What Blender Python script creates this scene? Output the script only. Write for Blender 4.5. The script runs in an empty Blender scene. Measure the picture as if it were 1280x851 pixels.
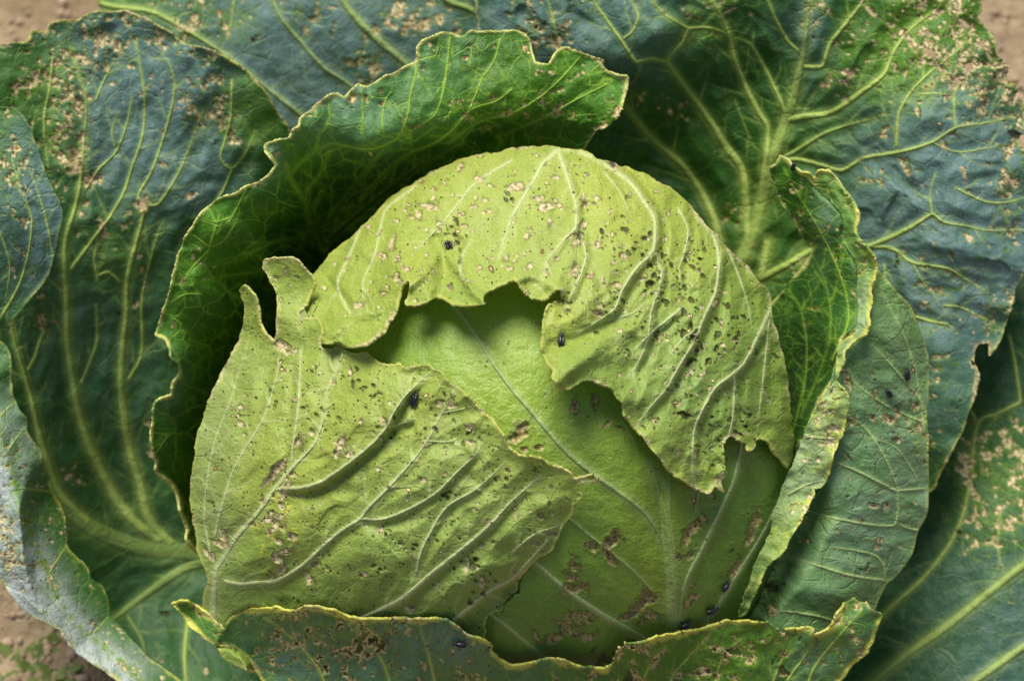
import bpy, math, random
import numpy as np
from mathutils import Vector

random.seed(4)
scene = bpy.context.scene
C = scene.collection

# ------------------------------------------------------------------ camera, light, exposure
U = 0.00027            # metres per plan unit (one plan unit is about a quarter of a millimetre)
DIST = 0.75            # camera to the middle of the cabbage head
ELEV = math.radians(62)
HEAD_Z = 0.115
ex = np.array((1.0, 0.0, 0.0))
ey = np.array((0.0, math.sin(ELEV), math.cos(ELEV)))
en = np.array((0.0, -math.cos(ELEV), math.sin(ELEV)))
ORI = np.array((0.0, 0.0, HEAD_Z))

cam_d = bpy.data.cameras.new("camera")
cam = bpy.data.objects.new("camera", cam_d)
C.objects.link(cam)
cam.location = ORI + en * DIST
cam.rotation_euler = (math.pi / 2 - ELEV, 0, 0)
cam_d.sensor_width = 36
cam_d.lens = 36 * DIST / (1280 * U)
cam_d.clip_start = 0.01
cam_d.clip_end = 50
cam_d.dof.use_dof = True
cam_d.dof.focus_distance = DIST - 215 * U
cam_d.dof.aperture_fstop = 12
scene.camera = cam

SUN_EL, SUN_AZ = math.radians(64), math.radians(-24)     # azimuth from the top of the picture
world = bpy.data.worlds.new("World")
scene.world = world
world.use_nodes = True
wn = world.node_tree
bg = wn.nodes["Background"]
sky = wn.nodes.new("ShaderNodeTexSky")
sky.sky_type = 'NISHITA'
sky.sun_disc = False
sky.sun_elevation = SUN_EL
sky.sun_rotation = SUN_AZ
sky.air_density = 1.0
sky.dust_density = 3.0
sky.ozone_density = 1.0
wn.links.new(sky.outputs[0], bg.inputs[0])
bg.inputs[1].default_value = 0.07
sun_d = bpy.data.lights.new("sun", 'SUN')
sun_d.energy = 3.5
sun_d.angle = math.radians(28)
sun_d.color = (1.0, 0.95, 0.86)
sun = bpy.data.objects.new("sun", sun_d)
C.objects.link(sun)
to_sun = Vector((math.sin(SUN_AZ) * math.cos(SUN_EL), math.cos(SUN_AZ) * math.cos(SUN_EL), math.sin(SUN_EL)))
sun.rotation_euler = to_sun.to_track_quat('Z', 'Y').to_euler()
vs = scene.view_settings
vs.view_transform = 'Standard'
vs.look = 'None'
vs.exposure = 0.50
vs.gamma = 1.0

# ------------------------------------------------------------------ small numeric helpers
def place(x, y, h):
    """plan position (x right, y down, h towards the viewer's side) -> world metres"""
    x, y, h = np.asarray(x, float), np.asarray(y, float), np.asarray(h, float)
    t = (DIST - h * U) / DIST
    X = (x - 640) * U * t
    Y = (425.5 - y) * U * t
    return ORI + X[..., None] * ex + Y[..., None] * ey + (h * U)[..., None] * en

def vnoise(x, y, seed):
    rng = np.random.RandomState(seed)
    L = rng.rand(128, 128) * 2 - 1
    xi, yi = np.floor(x).astype(int), np.floor(y).astype(int)
    fx, fy = x - xi, y - yi
    fx = fx * fx * fx * (fx * (fx * 6 - 15) + 10)
    fy = fy * fy * fy * (fy * (fy * 6 - 15) + 10)
    a = L[yi % 128, xi % 128]; b = L[yi % 128, (xi + 1) % 128]
    c = L[(yi + 1) % 128, xi % 128]; d = L[(yi + 1) % 128, (xi + 1) % 128]
    return (a * (1 - fx) + b * fx) * (1 - fy) + (c * (1 - fx) + d * fx) * fy

def fbm(x, y, scale, octaves, seed):
    out, amp, tot = 0, 1.0, 0
    for k in range(octaves):
        s = scale / 2 ** k
        ca, sa = math.cos(0.7 * k + seed), math.sin(0.7 * k + seed)
        out = out + amp * vnoise((x * ca - y * sa) / s + 17.3 * k, (x * sa + y * ca) / s + 5.1 * k, seed + k)
        tot += amp; amp *= 0.55
    return out / tot

def sstep(a, b, x):
    t = np.clip((x - a) / (b - a), 0, 1)
    return t * t * (3 - 2 * t)

def smooth_line(pts, closed=False, step=4.0):
    P = np.array(pts, float)
    n = len(P); out = []
    rng = range(n if closed else n - 1)
    for i in rng:
        if closed:
            p0, p1, p2, p3 = P[(i - 1) % n], P[i], P[(i + 1) % n], P[(i + 2) % n]
        else:
            p1, p2 = P[i], P[i + 1]
            p0 = P[i - 1] if i > 0 else 2 * p1 - p2
            p3 = P[i + 2] if i + 2 < n else 2 * p2 - p1
        m1, m2 = (p2 - p0) / 2, (p3 - p1) / 2
        ln = np.hypot(*(p2 - p1)[:2]) + 1e-9
        def turn(a, b):
            c_ = float((a[0] * b[0] + a[1] * b[1]) / (np.hypot(*a[:2]) * np.hypot(*b[:2]) + 1e-9)); return max(0.0, min(1.0, (c_ - 0.1) / 0.6))
        m1, m2 = m1 * turn(p1 - p0, p2 - p1), m2 * turn(p2 - p1, p3 - p2)
        # keep tangents short so that close kinks stay kinks
        for m in (m1, m2):
            l = np.hypot(*m[:2])
            if l > ln: m *= ln / l
        k = max(1, int(ln / step))
        t = (np.arange(k) / k)[:, None]
        out.append((2 * t**3 - 3 * t**2 + 1) * p1 + (t**3 - 2 * t**2 + t) * m1 + (-2 * t**3 + 3 * t**2) * p2 + (t**3 - t**2) * m2)
    if not closed: out.append(P[-1:])
    return np.vstack(out)

class Grid:
    def __init__(s, x0, y0, x1, y1, st):
        s.x0, s.y0, s.st = math.floor(x0), math.floor(y0), st
        s.nx, s.ny = int((x1 - s.x0) / st) + 2, int((y1 - s.y0) / st) + 2
        s.xs = s.x0 + np.arange(s.nx) * st; s.ys = s.y0 + np.arange(s.ny) * st
        s.X, s.Y = np.meshgrid(s.xs, s.ys)
    def sample(s, A, x, y):
        fx = np.clip((np.asarray(x, float) - s.x0) / s.st, 0, s.nx - 1.001); fy = np.clip((np.asarray(y, float) - s.y0) / s.st, 0, s.ny - 1.001)
        i, j = fx.astype(int), fy.astype(int); u, v = fx - i, fy - j
        return (A[j, i] * (1 - u) + A[j, i + 1] * u) * (1 - v) + (A[j + 1, i] * (1 - u) + A[j + 1, i + 1] * u) * v
    def cubic(s, A, x, y):
        fx = np.clip((x - s.x0) / s.st, 1, s.nx - 3.001); fy = np.clip((y - s.y0) / s.st, 1, s.ny - 3.001)
        i, j = fx.astype(int), fy.astype(int); u, v = fx - i, fy - j
        def w(t): return (((-t + 3) * t - 3) * t + 1) / 6, ((3 * t - 6) * t * t + 4) / 6, (((-3 * t + 3) * t + 3) * t + 1) / 6, t**3 / 6
        wu, wv = w(u), w(v); out = 0
        for b in range(4):
            r = 0
            for a in range(4): r = r + wu[a] * A[j + b - 1, i + a - 1]
            out = out + wv[b] * r
        return out
    def near(s, P, R, closed, extra=None):
        """distance to a polyline within R, with the position along it and the side"""
        D = np.full((s.ny, s.nx), float(R)); T = np.zeros((s.ny, s.nx)); SD = np.zeros((s.ny, s.nx))
        n = len(P); m = n if closed else n - 1
        seg = np.hypot(*(np.roll(P, -1, 0) - P).T); cum = np.concatenate([[0], np.cumsum(seg[:m])]); tot = cum[-1] + 1e-9
        for k in range(m):
            a, b = P[k], P[(k + 1) % n]
            i0 = max(0, int((min(a[0], b[0]) - R - s.x0) / s.st)); i1 = min(s.nx, int((max(a[0], b[0]) + R - s.x0) / s.st) + 2)
            j0 = max(0, int((min(a[1], b[1]) - R - s.y0) / s.st)); j1 = min(s.ny, int((max(a[1], b[1]) + R - s.y0) / s.st) + 2)
            if i0 >= i1 or j0 >= j1: continue
            x, y = s.X[j0:j1, i0:i1] - a[0], s.Y[j0:j1, i0:i1] - a[1]
            dx, dy = b - a; L2 = dx * dx + dy * dy + 1e-9
            t = np.clip((x * dx + y * dy) / L2, 0, 1)
            d = np.hypot(x - t * dx, y - t * dy)
            q = d < D[j0:j1, i0:i1]
            D[j0:j1, i0:i1][q] = d[q]
            T[j0:j1, i0:i1][q] = ((cum[k] + t * seg[k]) / tot)[q]
            SD[j0:j1, i0:i1][q] = (np.sign(dx * y - dy * x) * d)[q]
        return D, T, SD
    def inside(s, P):
        M = np.zeros((s.ny, s.nx), bool)
        n = len(P)
        for k in range(n):
            (xa, ya), (xb, yb) = P[k], P[(k + 1) % n]
            if ya == yb: continue
            r = (s.ys >= min(ya, yb)) & (s.ys < max(ya, yb))
            if not r.any(): continue
            xc = xa + (s.ys[r] - ya) / (yb - ya) * (xb - xa)
            M[r] ^= s.xs[None, :] < xc[:, None]
        return M
    def sdf(s, P, R=60):
        D, _, _ = s.near(P, R, True)
        return np.where(s.inside(P), D, -D)

def tps(ctrl, x, y):
    """smooth surface through control heights"""
    c = np.array(ctrl, float); P, v = c[:, :2] / 100, c[:, 2]; n = len(P)
    def k(r2): return 0.5 * r2 * np.log(r2 + 1e-9)
    K = k(((P[:, None] - P[None]) ** 2).sum(-1)) + np.eye(n) * 0.002
    Q = np.hstack([np.ones((n, 1)), P])
    A = np.zeros((n + 3, n + 3)); A[:n, :n] = K; A[:n, n:] = Q; A[n:, :n] = Q.T
    w = np.linalg.solve(A, np.concatenate([v, np.zeros(3)]))
    X, Y = x / 100, y / 100
    o = w[n] + w[n + 1] * X + w[n + 2] * Y
    for i in range(n): o = o + w[i] * k((X - P[i, 0]) ** 2 + (Y - P[i, 1]) ** 2)
    return o

# ------------------------------------------------------------------ the dome of the head (rounded over its outline)
HEAD = [(233,640),(240,563),(262,506),(294,436),(338,380),(384,332),(425,294),(466,262),(527,218),(598,189),(690,175),(763,187),(835,217),(887,259),(937,312),(970,365),(993,428),(1001,520),(993,602),(980,684),(955,752),(908,812),(825,848),(700,864),(560,858),(430,842),(318,810),(258,760)]
HG = Grid(180, 130, 1060, 920, 4)
def dome():
    M = HG.inside(smooth_line(HEAD, True))
    F = np.zeros(M.shape)
    # relaxed membrane, coarse to fine
    for lev in (8, 4, 2, 1):
        m = M[::lev, ::lev]; f = F[::lev, ::lev].copy()
        for it in range(500 if lev > 1 else 260):
            g = np.zeros_like(f)
            g[1:-1, 1:-1] = 0.25 * (f[2:, 1:-1] + f[:-2, 1:-1] + f[1:-1, 2:] + f[1:-1, :-2] + (lev * 4) ** 2)
            f = np.where(m, g, 0)
        if lev > 1:
            ii = np.clip(np.arange(F.shape[0]) / lev, 0, f.shape[0] - 1.001); jj = np.clip(np.arange(F.shape[1]) / lev, 0, f.shape[1] - 1.001)
            i, j = ii.astype(int), jj.astype(int); a, b = (ii - i)[:, None], (jj - j)[None]
            F = (f[i][:, j] * (1 - a) + f[i + 1][:, j] * a) * (1 - b) + (f[i][:, j + 1] * (1 - a) + f[i + 1][:, j + 1] * a) * b
            F = np.where(M, F, 0)
        else: F = f
    return F / F.max()
PHI = dome()
HEAD_R = 315.0
def head_h(x, y):
    return HEAD_R * np.sqrt(np.maximum(HG.cubic(PHI, x, y), 1e-5))

# ------------------------------------------------------------------ materials
def nd(t, kind, **kw):
    n = t.nodes.new(kind)
    for k, v in kw.items():
        if hasattr(n, k): setattr(n, k, v)
    return n

class NT:
    def __init__(s, name):
        s.m = bpy.data.materials.new(name); s.m.use_nodes = True
        s.t = s.m.node_tree; s.t.nodes.clear()
    def put(s, sock, v):
        if isinstance(v, bpy.types.NodeSocket): s.t.links.new(v, sock)
        elif isinstance(v, (tuple, list)) and len(v) == 3 and sock.type == 'RGBA': sock.default_value = (*v, 1)
        else: sock.default_value = v
    def math(s, op, a, b=0.0, c=0.0, clamp=False):
        n = nd(s.t, "ShaderNodeMath", operation=op, use_clamp=clamp)
        s.put(n.inputs[0], a); s.put(n.inputs[1], b); s.put(n.inputs[2], c)
        return n.outputs[0]
    def mix(s, f, a, b, mode='MIX'):
        n = nd(s.t, "ShaderNodeMix", data_type='RGBA', blend_type=mode, clamp_factor=True)
        s.put(n.inputs[0], f); s.put(n.inputs[6], a); s.put(n.inputs[7], b)
        return n.outputs[2]
    def ramp(s, x, lo, hi, a=0.0, b=1.0):
        n = nd(s.t, "ShaderNodeMapRange", interpolation_type='SMOOTHSTEP')
        s.put(n.inputs[0], x); s.put(n.inputs[1], lo); s.put(n.inputs[2], hi); s.put(n.inputs[3], a); s.put(n.inputs[4], b)
        return n.outputs[0]
    def noise(s, vec, scale, detail=3, rough=0.55, dist=0.0):
        n = nd(s.t, "ShaderNodeTexNoise")
        s.put(n.inputs["Vector"], vec); n.inputs["Scale"].default_value = scale
        n.inputs["Detail"].default_value = detail; n.inputs["Roughness"].default_value = rough; n.inputs["Distortion"].default_value = dist
        return n.outputs[0]
    def voro(s, vec, scale, feature='F1', rnd=1.0):
        n = nd(s.t, "ShaderNodeTexVoronoi", feature=feature)
        s.put(n.inputs["Vector"], vec); n.inputs["Scale"].default_value = scale; n.inputs["Randomness"].default_value = rnd
        return n

def leaf_mat(name, young, old_or_shaded, bloom, vein, minor=0.4, scar=(0.42, 0.30, 0.17), scar2=(0.16, 0.09, 0.035), edge=(0.50, 0.50, 0.12), trans=0.25, rough=0.5, wrinkle=0.3, spec=0.3):
    N = NT(name); t = N.t
    at = nd(t, "ShaderNodeAttribute", attribute_name="flat"); V = at.outputs["Vector"]
    a1 = nd(t, "ShaderNodeAttribute", attribute_name="marks")
    s1 = nd(t, "ShaderNodeSeparateColor"); t.links.new(a1.outputs["Color"], s1.inputs[0])
    a2 = nd(t, "ShaderNodeAttribute", attribute_name="tints")
    s2 = nd(t, "ShaderNodeSeparateColor"); t.links.new(a2.outputs["Color"], s2.inputs[0])
    veinA, scarA, edgeA, bloomA = s1.outputs[0], s1.outputs[1], s1.outputs[2], a1.outputs["Alpha"]
    pitA, yelA, toneA, densA = s2.outputs[0], s2.outputs[1], s2.outputs[2], a2.outputs["Alpha"]
    # warp so that the net of small veins does not look like cells
    wn_ = nd(t, "ShaderNodeTexNoise"); t.links.new(V, wn_.inputs["Vector"]); wn_.inputs["Scale"].default_value = 3.0; wn_.inputs["Detail"].default_value = 2
    wv = nd(t, "ShaderNodeVectorMath", operation='MULTIPLY_ADD'); t.links.new(wn_.outputs["Color"], wv.inputs[0]); wv.inputs[1].default_value = (0.22, 0.22, 0); t.links.new(V, wv.inputs[2])
    W = wv.outputs[0]
    big = N.noise(V, 1.1, 3); mid = N.noise(V, 5, 4, 0.6); fine = N.noise(V, 32, 2, 0.7); grain = N.noise(V, 75, 1, 0.6)
    col = N.mix(N.math('ADD', toneA, N.math('MULTIPLY_ADD', big, 0.7, -0.35), clamp=True), young, old_or_shaded)  # tone carries leaf age, plus painted shade on the heart and curled leaf
    col = N.mix(N.ramp(mid, 0.35, 0.7, 0, 0.3), col, N.mix(0.5, col, (young[0] * 1.3, young[1] * 1.12, young[2] * 0.8)))
    net = N.voro(W, 3.0, 'DISTANCE_TO_EDGE').outputs["Distance"]
    net2 = N.voro(W, 8.0, 'DISTANCE_TO_EDGE').outputs["Distance"]
    msk = N.ramp(N.noise(V, 2.3, 2), 0.38, 0.62, 0.15, 1.0)
    nv = N.math('MULTIPLY', N.ramp(net, 0.0, 0.05, 1, 0), msk); nv2 = N.math('MULTIPLY', N.ramp(net2, 0.0, 0.09, 1, 0), N.ramp(mid, 0.4, 0.6))
    bl = N.math('MULTIPLY', bloomA, N.ramp(mid, 0.25, 0.65, 0.45, 1.0), clamp=True)
    col = N.mix(bl, col, bloom)
    col = N.mix(yelA, col, (young[0] * 1.9 + 0.02, young[1] * 1.5, young[2] * 0.45))
    col = N.mix(N.math('MULTIPLY', nv, N.math('MULTIPLY_ADD', toneA, -0.8 * minor, minor)), col, vein)
    col = N.mix(N.math('MULTIPLY', nv2, minor * 0.3), col, vein)
    col = N.mix(veinA, col, vein)
    col = N.mix(edgeA, col, edge)
    # flea-beetle pinpricks and ringed scars
    v1 = N.voro(V, 19.0); r1 = nd(t, "ShaderNodeSeparateColor"); t.links.new(v1.outputs["Color"], r1.inputs[0])
    on1 = N.math('LESS_THAN', r1.outputs[0], densA)
    rad1 = N.math('MULTIPLY_ADD', r1.outputs[1], 0.19, 0.08)
    dot = N.math('MULTIPLY', on1, N.math('LESS_THAN', v1.outputs["Distance"], rad1))
    v2 = N.voro(W, 4.6); r2 = nd(t, "ShaderNodeSeparateColor"); t.links.new(v2.outputs["Color"], r2.inputs[0])
    on2 = N.math('LESS_THAN', r2.outputs[0], N.math('MULTIPLY', densA, 0.8))
    rad2 = N.math('MULTIPLY_ADD', r2.outputs[1], 0.12, 0.07)
    ring = N.math('MULTIPLY', on2, N.math('LESS_THAN', v2.outputs["Distance"], rad2))
    core = N.math('MULTIPLY', on2, N.math('LESS_THAN', v2.outputs["Distance"], N.math('MULTIPLY', rad2, 0.62)))
    sc = N.mix(N.ramp(N.noise(V, 22, 2, .6), 0.36, 0.56), scar2, scar)
    col = N.mix(scarA, col, sc)
    col = N.mix(ring, col, (scar2[0] * 0.7, scar2[1] * 0.7, scar2[2] * 0.7))
    col = N.mix(core, col, (scar[0] * 1.15, scar[1] * 1.15, scar[2] * 1.1))
    col = N.mix(N.math('MULTIPLY', dot, 0.9), col, (0.022, 0.02, 0.008))
    col = N.mix(pitA, col, (0.045, 0.035, 0.012))
    g = N.math('MULTIPLY_ADD', grain, 0.7, N.math('MULTIPLY_ADD', fine, 0.7, 0.30))
    gc = nd(t, "ShaderNodeCombineColor")
    for i in range(3): t.links.new(g, gc.inputs[i])
    col = N.mix(1.0, col, gc.outputs[0], 'MULTIPLY')
    # relief
    hgt = N.math('MULTIPLY_ADD', fine, 0.22, N.math('MULTIPLY', grain, 0.12))
    hgt = N.math('MULTIPLY_ADD', nv, -wrinkle, hgt)
    hgt = N.math('MULTIPLY_ADD', nv2, -wrinkle * 0.5, hgt)
    hgt = N.math('MULTIPLY_ADD', N.math('MAXIMUM', dot, N.math('MAXIMUM', core, pitA)), -0.9, hgt)
    hgt = N.math('MULTIPLY_ADD', mid, 1.9, hgt)
    bp = nd(t, "ShaderNodeBump"); bp.inputs["Strength"].default_value = 0.9; bp.inputs["Distance"].default_value = 0.0007
    t.links.new(hgt, bp.inputs["Height"])
    pb = nd(t, "ShaderNodeBsdfPrincipled")
    t.links.new(col, pb.inputs["Base Color"]); t.links.new(bp.outputs[0], pb.inputs["Normal"])
    N.put(pb.inputs["Roughness"], N.math('MULTIPLY_ADD', mid, 0.5, rough - 0.27))
    pb.inputs["Specular IOR Level"].default_value = spec
    tr = nd(t, "ShaderNodeBsdfTranslucent"); t.links.new(N.mix(1.0, col, (1.25, 1.2, 0.45), 'MULTIPLY'), tr.inputs["Color"]); t.links.new(bp.outputs[0], tr.inputs["Normal"])
    ms = nd(t, "ShaderNodeMixShader"); ms.inputs[0].default_value = trans
    t.links.new(pb.outputs[0], ms.inputs[1]); t.links.new(tr.outputs[0], ms.inputs[2])
    out = nd(t, "ShaderNodeOutputMaterial"); t.links.new(ms.outputs[0], out.inputs[0])
    return N.m

M_HOOD = leaf_mat("pale_head_leaf", (0.325, 0.405, 0.070), (0.150, 0.268, 0.046), (0.37, 0.46, 0.18), (0.54, 0.60, 0.28), minor=0.10, scar=(0.66, 0.58, 0.33), scar2=(0.30, 0.225, 0.08), trans=0.13, wrinkle=0.22, rough=0.48, spec=0.38)
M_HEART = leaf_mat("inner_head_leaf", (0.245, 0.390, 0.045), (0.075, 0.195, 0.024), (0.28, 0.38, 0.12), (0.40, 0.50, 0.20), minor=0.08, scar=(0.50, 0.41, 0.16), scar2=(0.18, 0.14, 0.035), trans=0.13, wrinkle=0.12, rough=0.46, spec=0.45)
M_OUTER = leaf_mat("outer_leaf", (0.050, 0.155, 0.012), (0.008, 0.050, 0.020), (0.125, 0.215, 0.215), (0.43, 0.56, 0.13), minor=0.24, trans=0.10, scar=(0.64, 0.54, 0.30), scar2=(0.17, 0.15, 0.035), spec=0.25)
M_FRONT = leaf_mat("front_leaf", (0.085, 0.215, 0.022), (0.030, 0.105, 0.034), (0.150, 0.250, 0.235), (0.40, 0.52, 0.10), minor=0.28, trans=0.10, scar=(0.64, 0.52, 0.25), scar2=(0.19, 0.15, 0.035), edge=(0.58, 0.58, 0.10), spec=0.3)
M_CURL = leaf_mat("curled_leaf", (0.062, 0.195, 0.014), (0.010, 0.045, 0.010), (0.16, 0.26, 0.20), (0.27, 0.45, 0.05), minor=0.85, trans=0.06, scar=(0.62, 0.52, 0.24), scar2=(0.24, 0.17, 0.05), edge=(0.58, 0.60, 0.18), spec=0.25)
M_WRAP = leaf_mat("wrapper_leaf", (0.15, 0.28, 0.05), (0.07, 0.19, 0.05), (0.19, 0.31, 0.18), (0.36, 0.48, 0.18), minor=0.12, trans=0.08, scar=(0.56, 0.48, 0.24), scar2=(0.14, 0.10, 0.03), wrinkle=0.4, spec=0.3)
M_ROLL = leaf_mat("pale_rolled_margin", (0.22, 0.35, 0.075), (0.13, 0.26, 0.055), (0.42, 0.50, 0.38), (0.42, 0.50, 0.20), minor=0.14, trans=0.08, scar=(0.72, 0.64, 0.40), scar2=(0.26, 0.19, 0.06), wrinkle=0.35, edge=(0.56, 0.56, 0.12))
M_FOLD = leaf_mat("folded_leaf", (0.065, 0.175, 0.02), (0.02, 0.08, 0.03), (0.46, 0.51, 0.51), (0.36, 0.48, 0.10), minor=0.2, trans=0.08, scar=(0.62, 0.54, 0.30), scar2=(0.14, 0.11, 0.035), edge=(0.5, 0.5, 0.1))

# ------------------------------------------------------------------ building a leaf
EG = Grid(-100, -100, 1380, 960, 4)          # how low a leaf must stay to pass behind the ones before it
FRONT = np.full((EG.ny, EG.nx), 9e3)
def behind(slope=1.1):
    E = FRONT.copy()
    for _ in range(55):
        s = slope * EG.st; d = s * 1.414
        P = np.pad(E, 1, mode='edge')
        E = np.minimum.reduce([E, P[1:-1, 2:] + s, P[1:-1, :-2] + s, P[2:, 1:-1] + s, P[:-2, 1:-1] + s, P[2:, 2:] + d, P[:-2, :-2] + d, P[2:, :-2] + d, P[:-2, 2:] + d])
    return E

def mesh_from(name, V, quads, tris, cols, mat, parent, smooth=True):
    me = bpy.data.meshes.new(name)
    nq, nt = len(quads), len(tris)
    me.vertices.add(len(V)); me.vertices.foreach_set("co", np.ascontiguousarray(V, dtype=np.float32).ravel())
    loops = np.concatenate([np.asarray(quads, np.int32).ravel(), np.asarray(tris, np.int32).ravel()])
    me.loops.add(len(loops)); me.loops.foreach_set("vertex_index", loops.astype(np.int32))
    me.polygons.add(nq + nt)
    st = np.concatenate([np.arange(nq) * 4, nq * 4 + np.arange(nt) * 3]).astype(np.int32)
    me.polygons.foreach_set("loop_start", st)
    me.polygons.foreach_set("use_smooth", np.ones(nq + nt, bool) if smooth else np.zeros(nq + nt, bool))
    me.update(calc_edges=True)
    if cols is not None:
        fl = me.attributes.new("flat", 'FLOAT_VECTOR', 'POINT'); fl.data.foreach_set("vector", np.ascontiguousarray(cols['flat'], dtype=np.float32).ravel())
        for k in ("marks", "tints"):
            a = me.attributes.new(k, 'FLOAT_COLOR', 'POINT'); a.data.foreach_set("color", np.ascontiguousarray(np.clip(cols[k], 0, 1), dtype=np.float32).ravel())
    me.validate()
    me.materials.append(mat)
    o = bpy.data.objects.new(name, me); C.objects.link(o)
    if parent is not None: o.parent = parent
    return o

def gauss_sum(X, Y, L):
    o = np.zeros_like(X)
    for g in L:
        x, y, s, a = g[:4]; sy = g[4] if len(g) > 4 else s
        o += a * np.exp(-((X - x) ** 2 / (2 * s * s) + (Y - y) ** 2 / (2 * sy * sy)))
    return o

LEAVES = {}
def leaf(key, outline, ctrl, veins, step=2.2, on_head=False, auto=None, rough=1.6, holes=(), spots=(), scars=(), bloom=(), yellow=(), tone=(0.5,), dens=(), edge_w=3.5, edge_lift=1.5,
         ruffle=(6, 38, 26), bumps=(3, 70), quilt=3.0, sprinkle=(), pits=(), gap=7, nearby=True, seed=1, thick=3.0, edge_amt=0.9, lines=(), smoothed=True, slope=1.1, scar_scale=11, side=None, specks=(), rough_scale=14, browned=0.0, holey=False, edge_line=None):
    P = smooth_line(outline, True, 4) if smoothed else np.array(outline, float)
    x0, y0 = P.min(0) - 6; x1, y1 = P.max(0) + 6
    G = Grid(x0, y0, x1, y1, step); X, Y = G.X, G.Y
    f = G.sdf(P, 70)
    f = f + rough * fbm(X, Y, rough_scale, 3, seed) * sstep(40, 10, np.abs(f))
    for hx, hy, hr in holes:
        d = np.hypot(X - hx, Y - hy) * (1 + 0.45 * fbm(X, Y, max(8, hr * 1.6), 2, seed + 9)) - hr
        f = np.minimum(f, d)
    pts = list(ctrl)
    if auto:
        for gx in range(int(x0), int(x1), auto[0]):
            for gy in range(int(y0), int(y1), auto[0]):
                if G.sample(f, gx, gy) > 8 and all((gx - c[0]) ** 2 + (gy - c[1]) ** 2 > (auto[0] * 0.8) ** 2 for c in ctrl) and float(HG.sample(PHI, gx, gy)) > 0.03:
                    pts.append((gx, gy, float(head_h(np.array([gx]), np.array([gy]))[0]) + auto[1]))
    h = tps(pts, X, Y)
    if on_head: h = h + head_h(X, Y)
    inn = np.maximum(f, 0)
    vein = np.zeros_like(X); dmin = np.full(X.shape, 60.0); ridge = np.zeros_like(X); pleat = np.zeros_like(X)
    strips = []
    for v in veins:
        pl = smooth_line(v[0], False, 4); w0, w1 = v[1], v[2]; pz = v[3] if len(v) > 3 else 0; amt = v[4] if len(v) > 4 else 1.0
        D, T, SD = G.near(pl, 60, False)
        w = w0 + (w1 - w0) * T
        near = D < 59
        vein = np.maximum(vein, np.where(near, amt * 0.55 * np.exp(-(D / (w * 0.75)) ** 2), 0))
        ridge = np.maximum(ridge, np.where(near, np.minimum(w, 9) * 0.25 * np.exp(-(D / (w * 0.9)) ** 2), 0))
        dmin = np.minimum(dmin, D)
        if pz:
            win = sstep(0, 0.18, T) * sstep(1, 0.8, T)
            off = w * 0.9 + 3.0; sp_ = 1 if pz > 0 else -1
            pleat += np.where(near, 1.9 * abs(pz) * np.tanh((sp_ * SD + off) / 3.5) * np.exp(-np.maximum(D - off, 0) / 26) * win * sstep(60, 40, D), 0)
        strips.append((pl, w0, w1, amt))
    rv = np.random.RandomState(seed + 70)
    if side:
        fin = np.zeros_like(X)
        for v in veins:
            pl = smooth_line(v[0], False, 4); n = len(pl); pos = rv.uniform(2, side[0] / 4); sg = 1
            while pos < n - 3:
                i = int(pos); d = pl[i + 1] - pl[i]; d = d / (np.hypot(*d) + 1e-9)
                sg = -sg; a = sg * rv.uniform(.7, 1.15); ln = side[1] * rv.uniform(.5, 1.5)
                q = [pl[i]]; dd = np.array((d[0] * math.cos(a) - d[1] * math.sin(a), d[0] * math.sin(a) + d[1] * math.cos(a)))
                for s_ in range(6):
                    cv = -sg * rv.uniform(-.05, .22) + rv.uniform(-.12, .12); dd = np.array((dd[0] * math.cos(cv) - dd[1] * math.sin(cv), dd[0] * math.sin(cv) + dd[1] * math.cos(cv)))
                    q.append(q[-1] + dd * ln / 6)
                q = np.array(q)
                D, T, SD = G.near(q, 14, False)
                wv_ = 1.9 * (1 - 0.75 * T)
                fin = np.maximum(fin, np.where(D < 13, (1 - 0.7 * T) * np.exp(-(D / wv_) ** 2), 0))
                ridge = np.maximum(ridge, np.where(D < 13, side[3] * (1 - T) * np.exp(-(D / 2.6) ** 2), 0))
                dmin = np.minimum(dmin, np.where(D < 13, D + 6 * T + 4, 60))
                pos += side[0] / 4 * rv.uniform(.6, 1.4)
        vein = np.maximum(vein, side[2] * fin)
    h = h + ridge + pleat + quilt * (1 - np.exp(-(dmin / 22) ** 2))
    h = h + bumps[0] * fbm(X, Y, bumps[1], 3, seed + 3) + 0.13 * bumps[0] * fbm(X, Y, bumps[1] / 4, 2, seed + 4)
    h = h + ruffle[0] * fbm(X, Y, ruffle[1], 2, seed + 5) * np.exp(-inn / ruffle[2])
    h = h + edge_lift * np.exp(-(inn / 3.5) ** 2)
    for ln, amp, wd in lines:                   # folds and creases
        D, T, SD = G.near(smooth_line(ln, False, 4), 60, False)
        h = h + np.where(D < 59, amp * np.exp(-(D / wd) ** 2), 0)
    # ---- wear: chewed spots, scars, pits
    n1 = fbm(X, Y, scar_scale, 3, seed + 11); n2 = fbm(X, Y, 6, 2, seed + 12)
    dm = gauss_sum(X, Y, scars)
    lev = n1 * 0.9 + n2 * 0.55 + np.minimum(dm, 0.75) * 0.9
    scar = sstep(0.74, 0.86, lev) * sstep(0.02, 0.2, dm)
    halo = sstep(0.35, 0.7, lev) * sstep(0.02, 0.2, dm)
    pit = 2.2 * scar * (1 - scar) * sstep(-0.3, 0.4, n2 + 0.2)
    if browned:
        bm_ = sstep(0.05, 0.4, fbm(X, Y, 34, 3, seed + 31)) * browned
        scar = np.maximum(scar, bm_ * sstep(5.5, 1.5, inn + 3 * n2))
    if holey:
        f = np.minimum(f, np.where(dm > 0.3, (1.10 - lev) * 14, 99))
    rs = np.random.RandomState(seed + 40)
    allspots = list(spots)
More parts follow.
